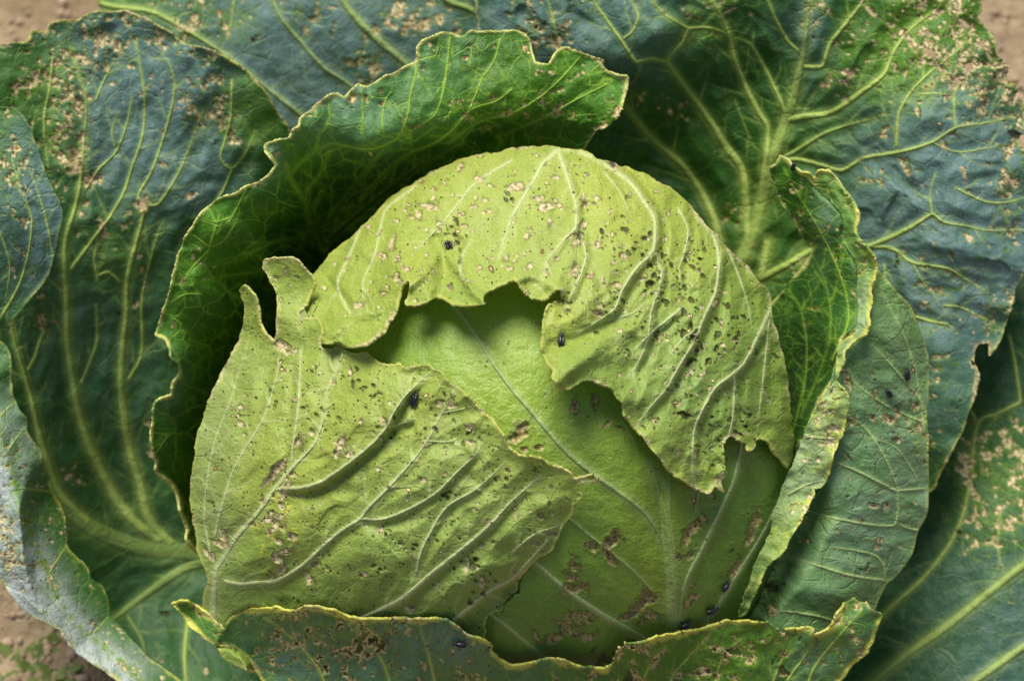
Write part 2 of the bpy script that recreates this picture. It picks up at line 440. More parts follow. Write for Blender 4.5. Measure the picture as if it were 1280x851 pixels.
    for sx, sy, sg, n, r0, r1 in sprinkle:
        for _ in range(n):
            allspots.append((sx + rs.randn() * sg, sy + rs.randn() * sg, r0 + (r1 - r0) * rs.rand() ** 2))
    for sp in allspots:
        sx, sy, r = sp[:3]; el = sp[3] if len(sp) > 3 else rs.uniform(1, 1.7); an = sp[4] if len(sp) > 4 else rs.uniform(0, 3.14)
        R = r * el * 2.2 + 4
        i0, i1 = np.searchsorted(G.xs, [sx - R, sx + R]); j0, j1 = np.searchsorted(G.ys, [sy - R, sy + R])
        if i0 >= i1 or j0 >= j1: continue
        x, y = X[j0:j1, i0:i1] - sx, Y[j0:j1, i0:i1] - sy
        u, w = (x * math.cos(an) + y * math.sin(an)) / el, -x * math.sin(an) + y * math.cos(an)
        r *= 0.7
        d = np.hypot(u, w) * (1 + 0.7 * n2[j0:j1, i0:i1]) / r
        rim = np.exp(-((d - 1.0) / 0.28) ** 2)
        scar[j0:j1, i0:i1] = np.maximum(scar[j0:j1, i0:i1], sstep(1.0, 0.8, d))
        pit[j0:j1, i0:i1] = np.maximum(pit[j0:j1, i0:i1], 0.5 * rim * sstep(-0.6, 0.6, -w / r + 0.25))
        h[j0:j1, i0:i1] += np.minimum(r, 6) * (0.22 * rim - 0.35 * sstep(1, 0.5, d))
    pits = list(pits)
    for sx, sy, sg, n in specks:                # clusters of pinprick holes
        for _ in range(n // 5):
            cx_, cy_ = sx + rs.randn() * sg, sy + rs.randn() * sg
            for _k in range(rs.randint(2, 8)): pits.append((cx_ + rs.randn() * 9, cy_ + rs.randn() * 9, rs.uniform(1.8, 3.5) if rs.rand() < .85 else 4.5, rs.uniform(1, 2.2), rs.uniform(0.2, 1.6)))
    for sp in pits:
        sx, sy, r = sp[:3]; el = sp[3] if len(sp) > 3 else 1.5; an = sp[4] if len(sp) > 4 else 0.6
        i0, i1 = np.searchsorted(G.xs, [sx - r * 4 - 3, sx + r * 4 + 3]); j0, j1 = np.searchsorted(G.ys, [sy - r * 4 - 3, sy + r * 4 + 3])
        if i0 >= i1 or j0 >= j1: continue
        x, y = X[j0:j1, i0:i1] - sx, Y[j0:j1, i0:i1] - sy
        u, w = (x * math.cos(an) + y * math.sin(an)) / el, -x * math.sin(an) + y * math.cos(an)
        r *= 0.45
        d = np.hypot(u, w) * (1 + 0.9 * n2[j0:j1, i0:i1]) / r
        pit[j0:j1, i0:i1] = np.maximum(pit[j0:j1, i0:i1], (0.85 if r > 1.8 else 0.62) * sstep(1.15, 0.7, d)); h[j0:j1, i0:i1] -= 2.0 * sstep(1.2, 0.5, d)
    h = h - 2.4 * scar * (0.5 + n2)
    if nearby:
        E = EG.sample(behind(slope), X, Y) - gap
        k = 3.0; z = np.clip((h - E) / k, -30, 60)
        h = h - k * np.log1p(np.exp(z))
    # remember the leaf so that later ones pass behind it
    ok = f > 0
    ci = np.round((X[ok] - EG.x0) / EG.st).astype(int); cj = np.round((Y[ok] - EG.y0) / EG.st).astype(int)
    q = (ci >= 0) & (ci < EG.nx) & (cj >= 0) & (cj < EG.ny)
    np.minimum.at(FRONT, (cj[q], ci[q]), h[ok][q])
    en_ = fbm(X, Y, 26, 3, seed + 20); ew = edge_w * (0.95 + 1.1 * en_)
    ed = edge_amt * sstep(ew, ew * 0.3, inn) * sstep(-0.55, 0.05, en_ + 0.5 * fbm(X, Y, 90, 2, seed + 22)) * (1 - 0.8 * scar)
    if edge_line: ed = ed * sstep(14, 7, G.near(smooth_line(edge_line, False, 4), 30, False)[0])
    bl = np.clip(gauss_sum(X, Y, bloom) * (1 + 0.5 * fbm(X, Y, 50, 3, seed + 6)), 0, 1)
    ye = np.clip(gauss_sum(X, Y, yellow) + 0.5 * halo * (1 - scar), 0, 1)
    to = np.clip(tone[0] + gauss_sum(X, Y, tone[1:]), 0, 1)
    de = np.clip(gauss_sum(X, Y, dens), 0, 1)
    A = np.stack([X, Y, h, vein, scar, ed, bl, pit, ye, to, de], -1).reshape(-1, 11)
    # ---- cells inside, cells cut by the outline
    F = f.ravel(); nx = G.nx
    jj, ii = np.mgrid[0:G.ny - 1, 0:G.nx - 1]; a = (jj * nx + ii).ravel()
    cell = np.stack([a, a + nx, a + nx + 1, a + 1], 1)
    cnt = (F[cell] > 0).sum(1)
    quads = cell[cnt == 4]
    tris, extra, cut, bnd = [], [], {}, []
    base = len(A)
    def cross(p, q_):
        kx = (p, q_) if p < q_ else (q_, p)
        if kx not in cut:
            fp, fq = F[kx[0]], F[kx[1]]; tt = fp / (fp - fq)
            tt = min(max(tt, 0.02), 0.98)
            cut[kx] = base + len(extra); extra.append(A[kx[0]] * (1 - tt) + A[kx[1]] * tt)
        return cut[kx]
    for c in cell[(cnt > 0) & (cnt < 4)]:
        for tri in ((c[0], c[1], c[2]), (c[0], c[2], c[3])):
            s = [F[v] > 0 for v in tri]; n = sum(s)
            if n == 3: tris.append(tri)
            elif n:
                for r in range(3):
                    p, q_, w_ = tri[r], tri[(r + 1) % 3], tri[(r + 2) % 3]
                    if n == 1 and F[p] > 0:
                        u1, u2 = cross(p, q_), cross(p, w_); tris.append((p, u1, u2)); bnd.append((u1, u2)); break
                    if n == 2 and F[p] <= 0:
                        u1, u2 = cross(p, q_), cross(p, w_); tris += [(u1, q_, w_), (u1, w_, u2)]; bnd.append((u2, u1)); break
    A2 = np.vstack([A, np.array(extra)]) if extra else A
    W = place(A2[:, 0], A2[:, 1], A2[:, 2])
    LEAVES[key] = dict(G=G, h=h, f=f, strips=strips, A=A2, seed=seed, vein=vein, fields=(scar, ed, bl, pit, ye, to, de))
    tris = np.array(tris, int).reshape(-1, 3); quads = np.array(quads, int).reshape(-1, 4)
    # normals for the thickness of the cut edge
    nb = np.array(bnd, int).reshape(-1, 2)
    Nn = np.zeros_like(W)
    for (i0, i1, i2), src in (((0, 1, 2), tris), ((0, 1, 2), quads)):
        nn = np.cross(W[src[:, i1]] - W[src[:, i0]], W[src[:, i2]] - W[src[:, i0]])
        for c_ in range(src.shape[1]): np.add.at(Nn, src[:, c_], nn)
    Nn /= np.linalg.norm(Nn, axis=1)[:, None] + 1e-12
    ids = np.unique(nb)
    back = {int(v): len(A2) + k for k, v in enumerate(ids)}
    W = np.vstack([W, W[ids] - Nn[ids] * thick * U]); A2 = np.vstack([A2, A2[ids]])
    lip = np.array([(u2, u1, back[int(u1)], back[int(u2)]) for u1, u2 in bnd], int).reshape(-1, 4)
    quads = np.vstack([quads, lip])
    used = np.zeros(len(A2), bool); used[quads.ravel()] = True; used[tris.ravel()] = True
    mp = np.cumsum(used) - 1
    return W[used], mp[quads], mp[tris], A2[used], seed

def columns(A, seed):
    fl = np.stack([A[:, 0] / 100 + seed * 13.7, A[:, 1] / 100 + seed * 7.1, np.zeros(len(A))], 1)
    return dict(flat=fl, marks=A[:, [3, 4, 5, 6]], tints=A[:, [7, 8, 9, 10]])

def joined(parts):
    Vs, Q, T, As = [], [], [], []; off = 0
    for W, q, t, A, s in parts:
        Vs.append(W); Q.append(q + off); T.append(t + off); As.append((A, s)); off += len(W)
    cols = [columns(a, s) for a, s in As]
    return np.vstack(Vs), np.vstack(Q), np.vstack(T), {k: np.vstack([c[k] for c in cols]) for k in cols[0]}

def vein_strips(key, parent, mat, names=("midrib",)):
    L = LEAVES[key]; G = L['G']
    for n, (pl, w0, w1, amt) in enumerate(L['strips']):
        keep = G.sample(L['f'], pl[:, 0], pl[:, 1]) > 2
        k = len(pl)
        tt = np.linspace(0, 1, k); w = w0 + (w1 - w0) * tt
        w = w * (1 + 0.12 * fbm(pl[:, 0], pl[:, 1], 30, 2, 77))
        tg = np.gradient(pl, axis=0); tg /= np.hypot(*tg.T)[:, None] + 1e-9
        nr = np.stack([-tg[:, 1], tg[:, 0]], 1)
        taper = np.clip((k - 1 - np.arange(k)) / max(5.0, 0.4 * k) + 0.05, 0, 1) ** 0.7
        s = np.array([-1, -0.72, -0.38, 0, 0.38, 0.72, 1.0])
        pos = pl[:, None, :] + nr[:, None, :] * (s[None, :, None] * (w * taper)[:, None, None] * 0.54)
        hh = G.sample(L['h'], pos[..., 0], pos[..., 1])
        prof = (1 - s ** 2)[None]
        hh = hh + prof * np.minimum(w, 8)[:, None] * 0.27 * taper[:, None] + 0.35 - 1.1 * (np.abs(s) > 0.9)[None]
        fs = [G.sample(a, pos[..., 0], pos[..., 1]) for a in L['fields']]
        A = np.zeros((k * 7, 11)); A[:, 0] = pos[..., 0].ravel(); A[:, 1] = pos[..., 1].ravel(); A[:, 2] = hh.ravel()
        A[:, 3] = np.clip((amt * (0.25 + 0.7 * prof ** 0.7) * (0.6 + 0.4 * taper)[:, None]), 0, 1).ravel()
        for c_, a in zip((4, 5, 6, 7, 8, 9, 10), fs): A[:, c_] = a.ravel()
        A[:, 10] *= 0.3
        Q = []
        for i in range(k - 1):
            if keep[i] and keep[i + 1]:
                for j in range(6): Q.append((i * 7 + j, i * 7 + j + 1, (i + 1) * 7 + j + 1, (i + 1) * 7 + j))
        if len(Q) < 6: continue
        Q = np.array(Q); used = np.unique(Q); mp = np.zeros(len(A), int); mp[used] = np.arange(len(used))
        nm = "midrib" if (n == 0 and "midrib" in names) else "vein"
        mesh_from(nm, place(A[used, 0], A[used, 1], A[used, 2]), mp[Q], np.zeros((0, 3), int), columns(A[used], L['seed']), mat, parent)

def surface(key, x, y):
    L = LEAVES[key]
    e = 3.0
    hx = lambda a, b: float(L['G'].sample(L['h'], a, b))
    p = place(x, y, hx(x, y)); px = place(x + e, y, hx(x + e, y)) - place(x - e, y, hx(x - e, y)); py = place(x, y - e, hx(x, y - e)) - place(x, y + e, hx(x, y + e))
    n = np.cross(px, py); n /= np.linalg.norm(n)
    return Vector(p), Vector(n), Vector(px).normalized()

cabbage = bpy.data.objects.new("cabbage", None); C.objects.link(cabbage)
cabbage.location = (0, 0, 0)
cabbage['label'] = "large green cabbage with a pale head wrapped in dark chewed outer leaves"
cabbage['category'] = "cabbage"

def add_leaf(name, label, mat, *keys_parts, midrib=True):
    V, Q, T, cols = joined([p for _, p in keys_parts])
    o = mesh_from(name, V, Q, T, cols, mat, cabbage)
    if label: o['label'] = label
    for k, _ in keys_parts: vein_strips(k, o, mat, ("midrib",) if midrib else ())
    return o

# ------------------------------------------------------------------ the leaves, from the nearest to the farthest
# front leaf across the bottom
fr = leaf("front", [(210,752),(225,751),(240,756),(265,771),(280,785),(290,771),(305,762),(320,761),(350,761),(370,764),(380,758),(413,761),(430,768),(453,774),(483,772),(520,774),(550,773),(570,782),(585,793),(610,804),(620,818),(640,832),(665,828),(695,823),(723,832),(748,836),(765,831),(770,816),(780,806),(800,804),(838,792),(848,793),(865,788),(885,782),(915,776),(935,776),(945,779),(960,778),(972,787),(993,786),(1013,782),(1019,791),(1035,786),(1045,771),(1055,756),(1068,744),(1076,752),(1085,753),(1093,763),(1105,767),(1098,778),(1095,793),(1088,811),(1070,828),(1050,851),(1022,900),(360,900),(320,838),(295,812),(269,807),(255,798),(240,783),(225,768),(216,760)],
  [(x_, y_, max(z_, float(head_h(np.array([x_]), np.array([y_]))[0]) + 24 if y_ < 838 and x_ > 330 and x_ < 990 and float(HG.sample(PHI, x_, y_)) > .05 else z_)) for x_, y_, z_ in [(212,753,40),(269,802,58),(265,772,50),(290,773,85),(340,762,120),(380,760,140),(453,775,172),(550,774,182),(610,805,165),(640,832,158),(695,824,160),(748,836,158),(775,810,158),(840,793,150),(915,777,138),(960,778,128),(1019,790,112),(1045,771,108),(1068,745,100),(1104,767,88),
   (295,811,60),(320,838,60),(360,890,86),(500,890,128),(700,890,126),(900,890,104),(1050,851,62),(1022,895,60),(1088,811,70),(980,830,100),(600,850,146),(450,820,156),(350,800,110),(850,840,120),(1035,800,100),(1060,790,104)]],
  [([(410,900),(405,850),(380,812),(350,785),(330,772)],5,2.5),([(500,900),(480,830),(455,797),(435,780)],5,2.5),([(545,900),(543,851),(535,815),(525,782)],5,2.5),([(800,900),(804,851),(818,822),(833,806)],4.5,2),([(835,900),(838,851),(862,820),(880,800),(892,786)],4.5,2),
   ([(890,900),(895,851),(905,820),(930,795)],4,2),([(985,900),(985,851),(1002,826),(1018,800)],4.5,2),([(1000,900),(1015,840),(1040,805),(1075,765)],4,2),([(700,900),(695,860),(690,838)],3.5,2),([(960,870),(975,830),(990,800)],3.5,2)],
  rough=3.4, step=1.9, holey=True, browned=.5, bumps=(9,44), ruffle=(8,24,20), edge_w=6.5, edge_lift=3.0, lines=[([(269,806),(273,795),(283,783),(290,772)],5,4)], edge_amt=1.0, quilt=4,
  scars=[(390,790,30,.5),(440,830,34,.6),(470,795,28,.48),(350,790,22,.4),(560,835,30,.33),(600,840,26,.36),(700,840,60,.22),(790,835,26,.5),(830,835,34,.42),(925,830,26,.62),(905,800,30,.35),(980,800,20,.5),(1075,770,24,.5),(1060,830,24,.32),(330,840,40,.4),(240,768,22,.35)],
  bloom=[(480,820,50,.5),(350,830,50,.5),(590,810,40,.5),(1040,815,40,.5),(680,840,40,.15)], yellow=[(620,835,60,.15),(860,815,70,.18),(1035,785,16,.7),(960,785,40,.25)],
  tone=(0.35,), dens=[(430,820,120,.16),(900,830,160,.10)], pits=[(977,838,9),(785,846,9,1.6,-.8),(895,846,6,1.3,1.2),(1000,800,4),(480,803,6)], sprinkle=[(560,820,50,22,2,5),(900,820,80,34,2,5),(420,810,60,26,2,5)], seed=3, side=(30,28,.5,1.2), gap=0)
# rolled margin of the right wrapper leaf
roll = leaf("roll", [(1000,214),(1012,218),(1018,223),(1023,214),(1038,215),(1045,224),(1055,238),(1068,256),(1073,268),(1070,293),(1085,311),(1095,326),(1096,343),(1090,363),(1088,386),(1086,408),(1080,421),(1064,430),(1055,450),(1046,477),(1058,490),(1061,506),(1057,521),(1055,539),(1048,556),(1043,569),(1036,594),(1033,604),(1026,611),(1017,610),(1018,618),(1012,626),(1009,638),(992,666),(984,684),(960,708),(950,728),(934,766),(922,773),(945,700),(961,668),(968,636),(982,598),(996,566),(1009,532),(1025,501),(1043,474),(1046,447),(1050,428),(1066,418),(1072,392),(1070,360),(1072,338),(1064,318),(1052,300),(1054,276),(1043,256),(1022,238)],
  [(1050,430,136),(1046,450,136),(1043,474,134),(1020,510,124),(1009,532,120),(996,566,110),(982,598,106),(961,668,122),(945,700,126),(922,773,105),(1062,432,134),(1058,490,140),(1056,530,130),(1035,594,118),(1017,612,114),(1009,638,118),(984,684,124),(960,708,127),(934,766,107),(1035,510,136),(1020,560,124),(1000,600,116),(980,660,126),(1000,214,88),(1038,215,104),(1073,268,120),(1072,293,124),(1095,330,134),(1086,408,142),(1020,240,76),(1044,290,88),(1064,340,106),(1068,392,118),(1062,420,130)],
  [([(985,618),(1008,606),(1030,600)],3,1.5),([(1005,545),(1030,548),(1050,548)],2.6,1.5)],
  step=1.6, rough=2.0, rough_scale=9, edge_w=4.5, edge_lift=2.2, bumps=(5,26), ruffle=(6,18,14), edge_line=[(975,196),(1000,214),(1018,222),(1038,215),(1055,238),(1068,256),(1073,268),(1070,293),(1085,311),(1095,326),(1096,343),(1090,363),(1088,386),(1086,408),(1080,421),(1064,430),(1055,450),(1046,477),(1058,490),(1061,506),(1057,521),(1055,539),(1048,556),(1043,569),(1033,604),(1017,610),(1009,638),(992,666),(984,684),(960,708),(950,728),(934,766)], lines=[([(1030,225),(1060,270),(1078,330),(1078,400)],4,6),([(1015,540),(995,590),(975,640)],3,8)], bloom=[(1010,560,40,.55,90),(1078,390,14,.35,40)], yellow=[(1045,540,14,.3,60),(985,690,16,.4,30)], tone=(0.35,(1065,300,40,.65,100)),
  scars=[(1086,340,12,.6,30),(1045,250,12,.45),(1030,510,16,.5,26),(1040,540,14,.45),(1025,572,12,.62),(1005,630,12,.66),(975,660,12,.4)], spots=[(1012,548,3,2.4,-.8),(1030,505,3,2.2,-1),(1022,525,3,2.5,-1),(1006,575,3,2),(1040,490,3,2,-.9),(990,640,3,2,-1)], seed=5, gap=8, dens=[(1010,570,80,.10)])
# torn wrapper leaf on the lower left of the head
torn_veins = [([(266,775),(267,745),(269,713),(278,698),(295,671),(320,643),(345,609),(368,581),(393,554),(403,526),(408,494),(418,464),(421,445)],9,2.5),
   ([(345,611),(378,609),(403,601),(435,579),(465,554),(483,534),(495,511),(510,491),(538,466)],5,3,-6),([(280,726),(300,730),(320,728),(345,726),(378,706),(403,683),(428,662),(450,648),(458,637),(485,609),(515,576),(535,549),(553,516),(570,486)],5.5,3.5,-1.5),
   ([(450,648),(475,649),(507,638),(545,616),(570,591),(598,564),(601,548)],4,2.6,-2.5),([(452,773),(480,760),(505,746),(540,716),(575,688),(610,658),(640,626),(675,596)],6.5,4,-2.5),([(520,718),(525,693),(535,671),(558,634),(595,611),(633,577)],4.2,2.4,-2),
   ([(560,782),(590,756),(615,736),(640,723),(662,700),(694,664)],6,3,-2.5),([(268,671),(273,648),(288,596),(300,571),(310,552)],4.2,2,2),([(364,576),(368,544),(373,501),(375,459),(376,436)],3.2,2.5,3),([(300,571),(330,520),(345,470),(352,432)],2.6,1.6,2),([(262,690),(255,640),(266,560),(288,500),(312,420)],2.2,1.4),
   ([(483,534),(500,530),(520,524)],2.4,1.4,-3),([(535,551),(560,552),(578,546)],2.2,1.2),([(553,516),(575,512),(598,506)],2,1.2),([(570,591),(590,600)],2,1),([(640,690),(668,668),(705,655)],3,1.6,-2),([(430,436),(418,470),(404,500)],2.2,1.2)]
H1 = leaf("torn", [(304,357),(311,362),(320,374),(325,405),(338,424),(343,426),(345,398),(345,368),(339,356),(333,343),(328,335),(330,325),(345,321),(360,321),(378,332),(388,343),(394,356),(384,376),(374,391),(377,398),(397,398),(402,408),(401,433),(412,436),(423,434),(438,441),(458,442),(470,450),(493,454),(499,452),(503,459),(518,460),(534,457),(541,463),(550,465),(560,476),(573,483),(590,500),(604,515),(618,530),(629,546),(640,564),(655,570),(673,574),(690,580),(708,589),(720,597),(740,594),(747,600),(752,608),(742,601),(726,606),(722,616),(726,620),(718,632),(717,641),(705,658),(698,671),(693,688),(670,701),(658,714),(646,727),(645,738),(630,751),(628,763),(612,768),(605,782),(608,790),(606,800),(590,830),(400,850),(290,830),(258,780),(252,745),(259,725),(248,690),(243,667),(238,640),(238,600),(242,566),(249,534),(264,494),(275,469),(292,438),(298,425),(306,390),(299,363)],
  [(304,360,128),(335,326,165),(362,324,178),(388,345,178),(384,378,176),(345,360,160),(350,400,170),(396,402,200),(315,385,130),(330,420,148),(400,434,218),(440,443,246),(500,455,286),(540,461,308),(590,500,326),(640,564,334),(690,581,326),(720,600,322),(748,602,322),(720,632,304),(695,686,282),(645,738,238),(608,790,196),(590,830,150),(400,850,110),(290,820,70),(254,760,44),(243,667,62),(239,610,66),(250,534,82),(275,469,98),(298,420,112)],
  torn_veins, auto=(52,8), step=1.5, rough=3.4, rough_scale=16, browned=.5, edge_w=3.4, edge_lift=2.2, bumps=(6,56), ruffle=(5,34,16), quilt=11.0, seed=11, side=(34,34,.5,2.2), gap=6, slope=4,
  spots=[(425,556,9,1.8,1.9),(420,567,7,1.3,1.2),(438,452+15,4,3.6,1.5),(372,552,8,1.5,1.8),(346,585,9,2.4,2.3),(340,590,5,2,1.6),(335,600,6,2.6,2.4),(352,434,10,1.6,.3),(350,452,4,1.4,1.6),(437,568,5,1.8,.1),(368,500,3),(416,477,3.2,1.4,1),(451,526,4,1.5,1.4),(480,527,4,2,1.2),(467,541,3,1.3,1),(478,550,4,1.5,1),(547,505,4.4,1.3,.6),(563,507,6,1.2,0),(586,535,4.6,1.5,.3),(588,553,4.5,1.6,.2),(528,600,4.4,1.3,.5),(539,512,3,1.5,1.5),(390,540,4,1.6,1),(365,592,5,1.4,.5),(372,619,4.5,1.2,0),(360,605,5,2,2.4),(390,660,2.5),
         (355,620,7),(352,632,6),(340,640,6),(334,650,7),(345,655,8),(354,660,6),(365,671,7,1.2,0),(348,676,6),(358,688,6),(346,698,8,1.4,.4),(352,712,8),(340,722,5),(350,645,5),(337,665,5),(392,706,6),(397,705,4),(386,722,6,2,1),(393,738,4),(455,717,4.4,1.2,.2),(476,661,4,1.3,1.6),(409,710,4),(602,682,4,1.1,0),(617,678,4,1.1,0),(582,711,5,1.5,1.2),(603,729,5,1.4,1.4),(547,732,4),(280,672,7,1.8,1.2),(275,680,5,2,.4),(258,690,4,2.2,1),(265,695,4,2,1),(300,508,4,1.2,1),(299,520,3,1.4,.4),(300,530,5,1.1,.2),(297,512,3),(398,694,3.5),(512,762,5,1.6,.4),(518,760,4),(675,645,5,1.8,.6),(690,640,4),(632,610,3,1.4,.3),(670,680,4.4,1.3,0),(690,665,3)],
  specks=[(480,620,110,90),(600,640,70,50),(380,500,60,40)], sprinkle=[(400,480,70,20,1.4,3),(500,620,90,36,1.3,3),(360,560,60,18,1.2,3),(610,560,40,22,1.4,3.4),(670,630,30,16,1.4,3.4),(345,350,22,14,1.4,3.4),(580,740,50,16,1.4,3.2)],
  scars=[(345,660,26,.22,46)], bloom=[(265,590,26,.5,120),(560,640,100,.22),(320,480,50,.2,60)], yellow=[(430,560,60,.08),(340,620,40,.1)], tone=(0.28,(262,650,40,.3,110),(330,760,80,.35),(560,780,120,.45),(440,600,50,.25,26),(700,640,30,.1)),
  dens=[(470,640,150,.5),(350,520,90,.35),(640,620,90,.4)])
add_leaf("wrapper_leaf", "pale torn wrapper leaf with a ragged tip on the lower side of the head", M_HOOD, ("torn", H1))
# hood leaf over the top of the head
hood_veins = [([(696,186),(690,194),(678,205),(670,220),(653,248),(640,273),(624,322)],6,3,1),([(696,186),(704,206),(713,233),(720,256),(719,286),(708,296),(695,312),(685,325),(678,348)],5.5,3,3),([(719,286),(730,306),(732,322),(728,338),(718,361),(708,384)],3,2.4,2.5),
   ([(696,187),(720,188),(748,200),(768,213),(788,228),(803,248),(818,273),(819,298),(816,314),(795,336),(778,363),(768,386),(745,403),(715,421)],6,3.5,5),([(819,313),(826,336),(825,358),(815,388),(810,424),(795,459),(784,472)],3.8,2.6,4),([(848,260),(860,286),(855,318),(849,335),(850,346),(853,363)],2.6,2,2.5),([(853,384),(830,403),(812,418),(796,436)],3.5,2.4,3),
   ([(868,262),(878,276),(893,296),(899,326),(895,363),(883,391),(868,426),(845,464),(833,486),(813,509),(795,534)],5,3,5),([(965,382),(955,405),(945,426),(933,451),(918,466),(895,484),(880,509),(868,539),(866,586),(868,606)],5.5,3,4),([(918,466),(918,501),(914,534),(906,556)],3.6,2.4,2.5),([(962,400),(958,439),(953,484),(947,530)],2.8,1.8,2),
   ([(520,232),(483,261),(475,286),(468,318),(455,348),(453,368),(460,390)],3,1.8,1.5),([(640,200),(595,228),(570,258),(545,288),(520,312)],3.2,2,1),([(449,288),(436,320),(422,350),(424,366),(438,391),(450,392)],3,3,-3),([(905,300),(922,340),(935,380),(940,410)],2.4,1.5,2),([(760,400),(790,392),(810,376)],2.2,1.4),([(755,215),(775,240),(788,270)],2,1.2,2),([(840,440),(858,420),(880,410)],2.2,1.4,2),([(575,345),(578,320),(590,300)],3,2,3)]
H2 = leaf("hood", [(380,384),(384,360),(390,341),(420,311),(450,283),(490,245),(520,225),(543,213),(590,195),(640,186),(685,184),(720,186),(755,200),(790,212),(835,233),(865,260),(890,288),(915,313),(948,349),(961,366),(966,395),(974,426),(983,464),(988,501),(991,546),(990,576),(985,586),(972,571),(960,551),(955,548),(946,549),(944,559),(939,564),(925,549),(914,545),(908,551),(904,574),(907,591),(902,599),(905,615),(894,609),(890,614),(882,617),(860,603),(838,589),(825,574),(800,541),(785,524),(775,506),(768,490),(755,481),(740,476),(728,477),(710,486),(699,487),(691,474),(692,462),(685,454),(678,441),(676,426),(678,406),(685,383),(692,378),(703,377),(701,363),(694,363),(685,373),(678,374),(665,373),(650,356),(640,349),(625,356),(608,368),(605,381),(583,381),(560,377),(546,371),(535,379),(520,382),(507,379),(511,366),(511,352),(505,358),(495,383),(483,408),(465,426),(440,434),(415,431),(395,426)],
  [(390,345,10),(440,300,8),(530,225,8),(690,190,8),(850,250,8),(950,355,8),(985,480,8),(600,270,8),(740,270,10),(850,340,10),(900,430,12),(470,340,10),(560,320,14),(640,310,14),(395,420,14),(440,432,26),(483,408,34),(508,356,44),(509,376,36),(535,378,38),(583,380,44),(605,380,50),(612,364,46),(645,350,40),(678,373,40),(700,364,42),(690,380,36),(677,410,40),(678,440,46),(697,484,56),(728,476,42),(715,440,50),(735,425,34),(768,490,32),(800,540,30),(860,602,24),(905,613,20),(905,560,16),(940,562,16),(985,584,14),(765,440,20),(850,520,18)],
  hood_veins, on_head=True, step=1.5, rough=3.8, rough_scale=16, browned=.7, edge_w=3.2, edge_lift=1.8, bumps=(9,46), ruffle=(8,22,18), quilt=12, seed=21, side=(34,36,.4,2.2), gap=5, slope=6, edge_amt=0.6,
  lines=[([(560,318),(575,340),(590,362),(606,378)],15,7),([(545,300),(556,330),(548,368)],-13,9),([(700,475),(722,455),(750,432),(790,412)],12,10),([(690,430),(712,428),(730,418)],-9,8),([(640,352),(662,345),(690,356)],5,6),([(512,358),(530,340),(545,318)],9,7),([(410,352),(428,372),(440,392)],-11,6),([(470,390),(440,398),(415,418)],12,8)],
  spots=[(535,258,6,2.6,.1),(523,268,6,1.4,1.9),(515,272,3,2,.4),(549,280,4,1.3,.3),(545,274,3),(577,268,4,1.4,.2),(593,259,5,1.3,.2),(607,251,4,1.2,0),(612,232,4,1.5,.4),(597,224,5,1.5,.2),(490,303,5,2.4,2),(478,320,5),(497,322,5),(508,337,4.4,1.3,.5),(495,348,7,1.2,0),(450,382,6,1.4,.4),(479,367,4,1.1,0),(525,345,3.4,1.2,.3),(541,340,5,1.2,1),(562,360,4,1.4,.4),(600,335,4,1.3,.4),(580,283,4,2,.2),(667,245,2.5),(646,234,8,2,0),(683,258,7,1.6,-.4),(676,247,5,1.5,.1),(699,257,5,1.8,.5),(686,277,4),(658,295,5),(695,222,4,1.8,0),(732,256,6,1.7,-.9),(728,282,6,1.5,-1),(717,293,4.5),(720,303,5.5),(728,300,3),(747,306,4.4),(718,337,6.5,1.5,1.5),(734,345,4),(741,344,3.4),(777,320,5.5,1.3,.6),(745,248,3.6,1.6,.6),(763,264,3.6),(753,384-1,4,1.2,.3),(773,357,5.5,1.5,.1),(755,356,3.5),(748,393,6,1.6,.4),(775,446-33,4),(662,333,4,1.4,1),(690,312,3)],
  pits=[(779,286,6,1.5,.1),(806,299,7,1.3,0),(813,293,5,1.5,1.5),(795,303,4.5,1.1,0),(778,271,3.4,1.6,.2),(770,293,3),(786,246,4,1.2,0),(792,312,3),(828,320,5,2.2,1.4),(840,332,5,2,1.2),(817,345,8,1.6,-.7),(812,353,6,1.5,-.6),(780,378,6,1.6,1),(854,390,5,2.4,1.5),(873,330,3),(880,345,6,2.2,.9),(875,338,4,2,1.2),(864,376,5,1.6,.5),(855,360,4,2,.7),(847,348,3,2.6,1.1),(910,383,5,2.4,.5),(930,396,5,2.4,.6),(917,398,4,2,0),(896,400,6,1.6,.6),(897,420,6,2,-.4),(890,404,4),(830,377,5,1.8,0),(866,303,3.4,1.3,1.6),(786,439,4,2.4,.8),(862,452,6,3,-.9),(870,444,3),(885,452,5,3,-1),(847,437,3),(858,494,4,2.4,1.3),(846,483,3),(857,521,7,2,.3),(862,520,5,2.4,.2),(845,510,3,2.4,1.2),(891,521,3,2,.8),(937,520,8,1.7,-1),(928,527,5),(905,568,3,1.3,1),(800,390,3.4,1.4,.3),(745,416,3,1.6,0)],
  sprinkle=[(600,270,80,90,1.5,4),(740,290,60,80,1.5,4),(470,330,40,44,1.5,3.6),(880,360,50,60,1.5,3.6),(860,480,50,70,1.5,3.6),(880,570,24,22,1.4,3)], specks=[(820,330,55,70),(860,410,46,70),(870,500,40,60),(700,270,80,40),(560,260,60,30)],
  bloom=[(720,340,70,.2),(640,240,80,.2),(830,480,60,.15),(560,260,60,.15)], yellow=[(530,340,24,.08),(700,400,30,.15),(560,220,80,.12),(780,250,60,.14)],
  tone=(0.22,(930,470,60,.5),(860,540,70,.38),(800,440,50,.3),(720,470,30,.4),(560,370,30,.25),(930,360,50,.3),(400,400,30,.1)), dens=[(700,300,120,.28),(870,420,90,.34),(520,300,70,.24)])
add_leaf("head_leaf", "pale hood leaf folded over the top of the head, pitted with small holes", M_HOOD, ("hood", H2))
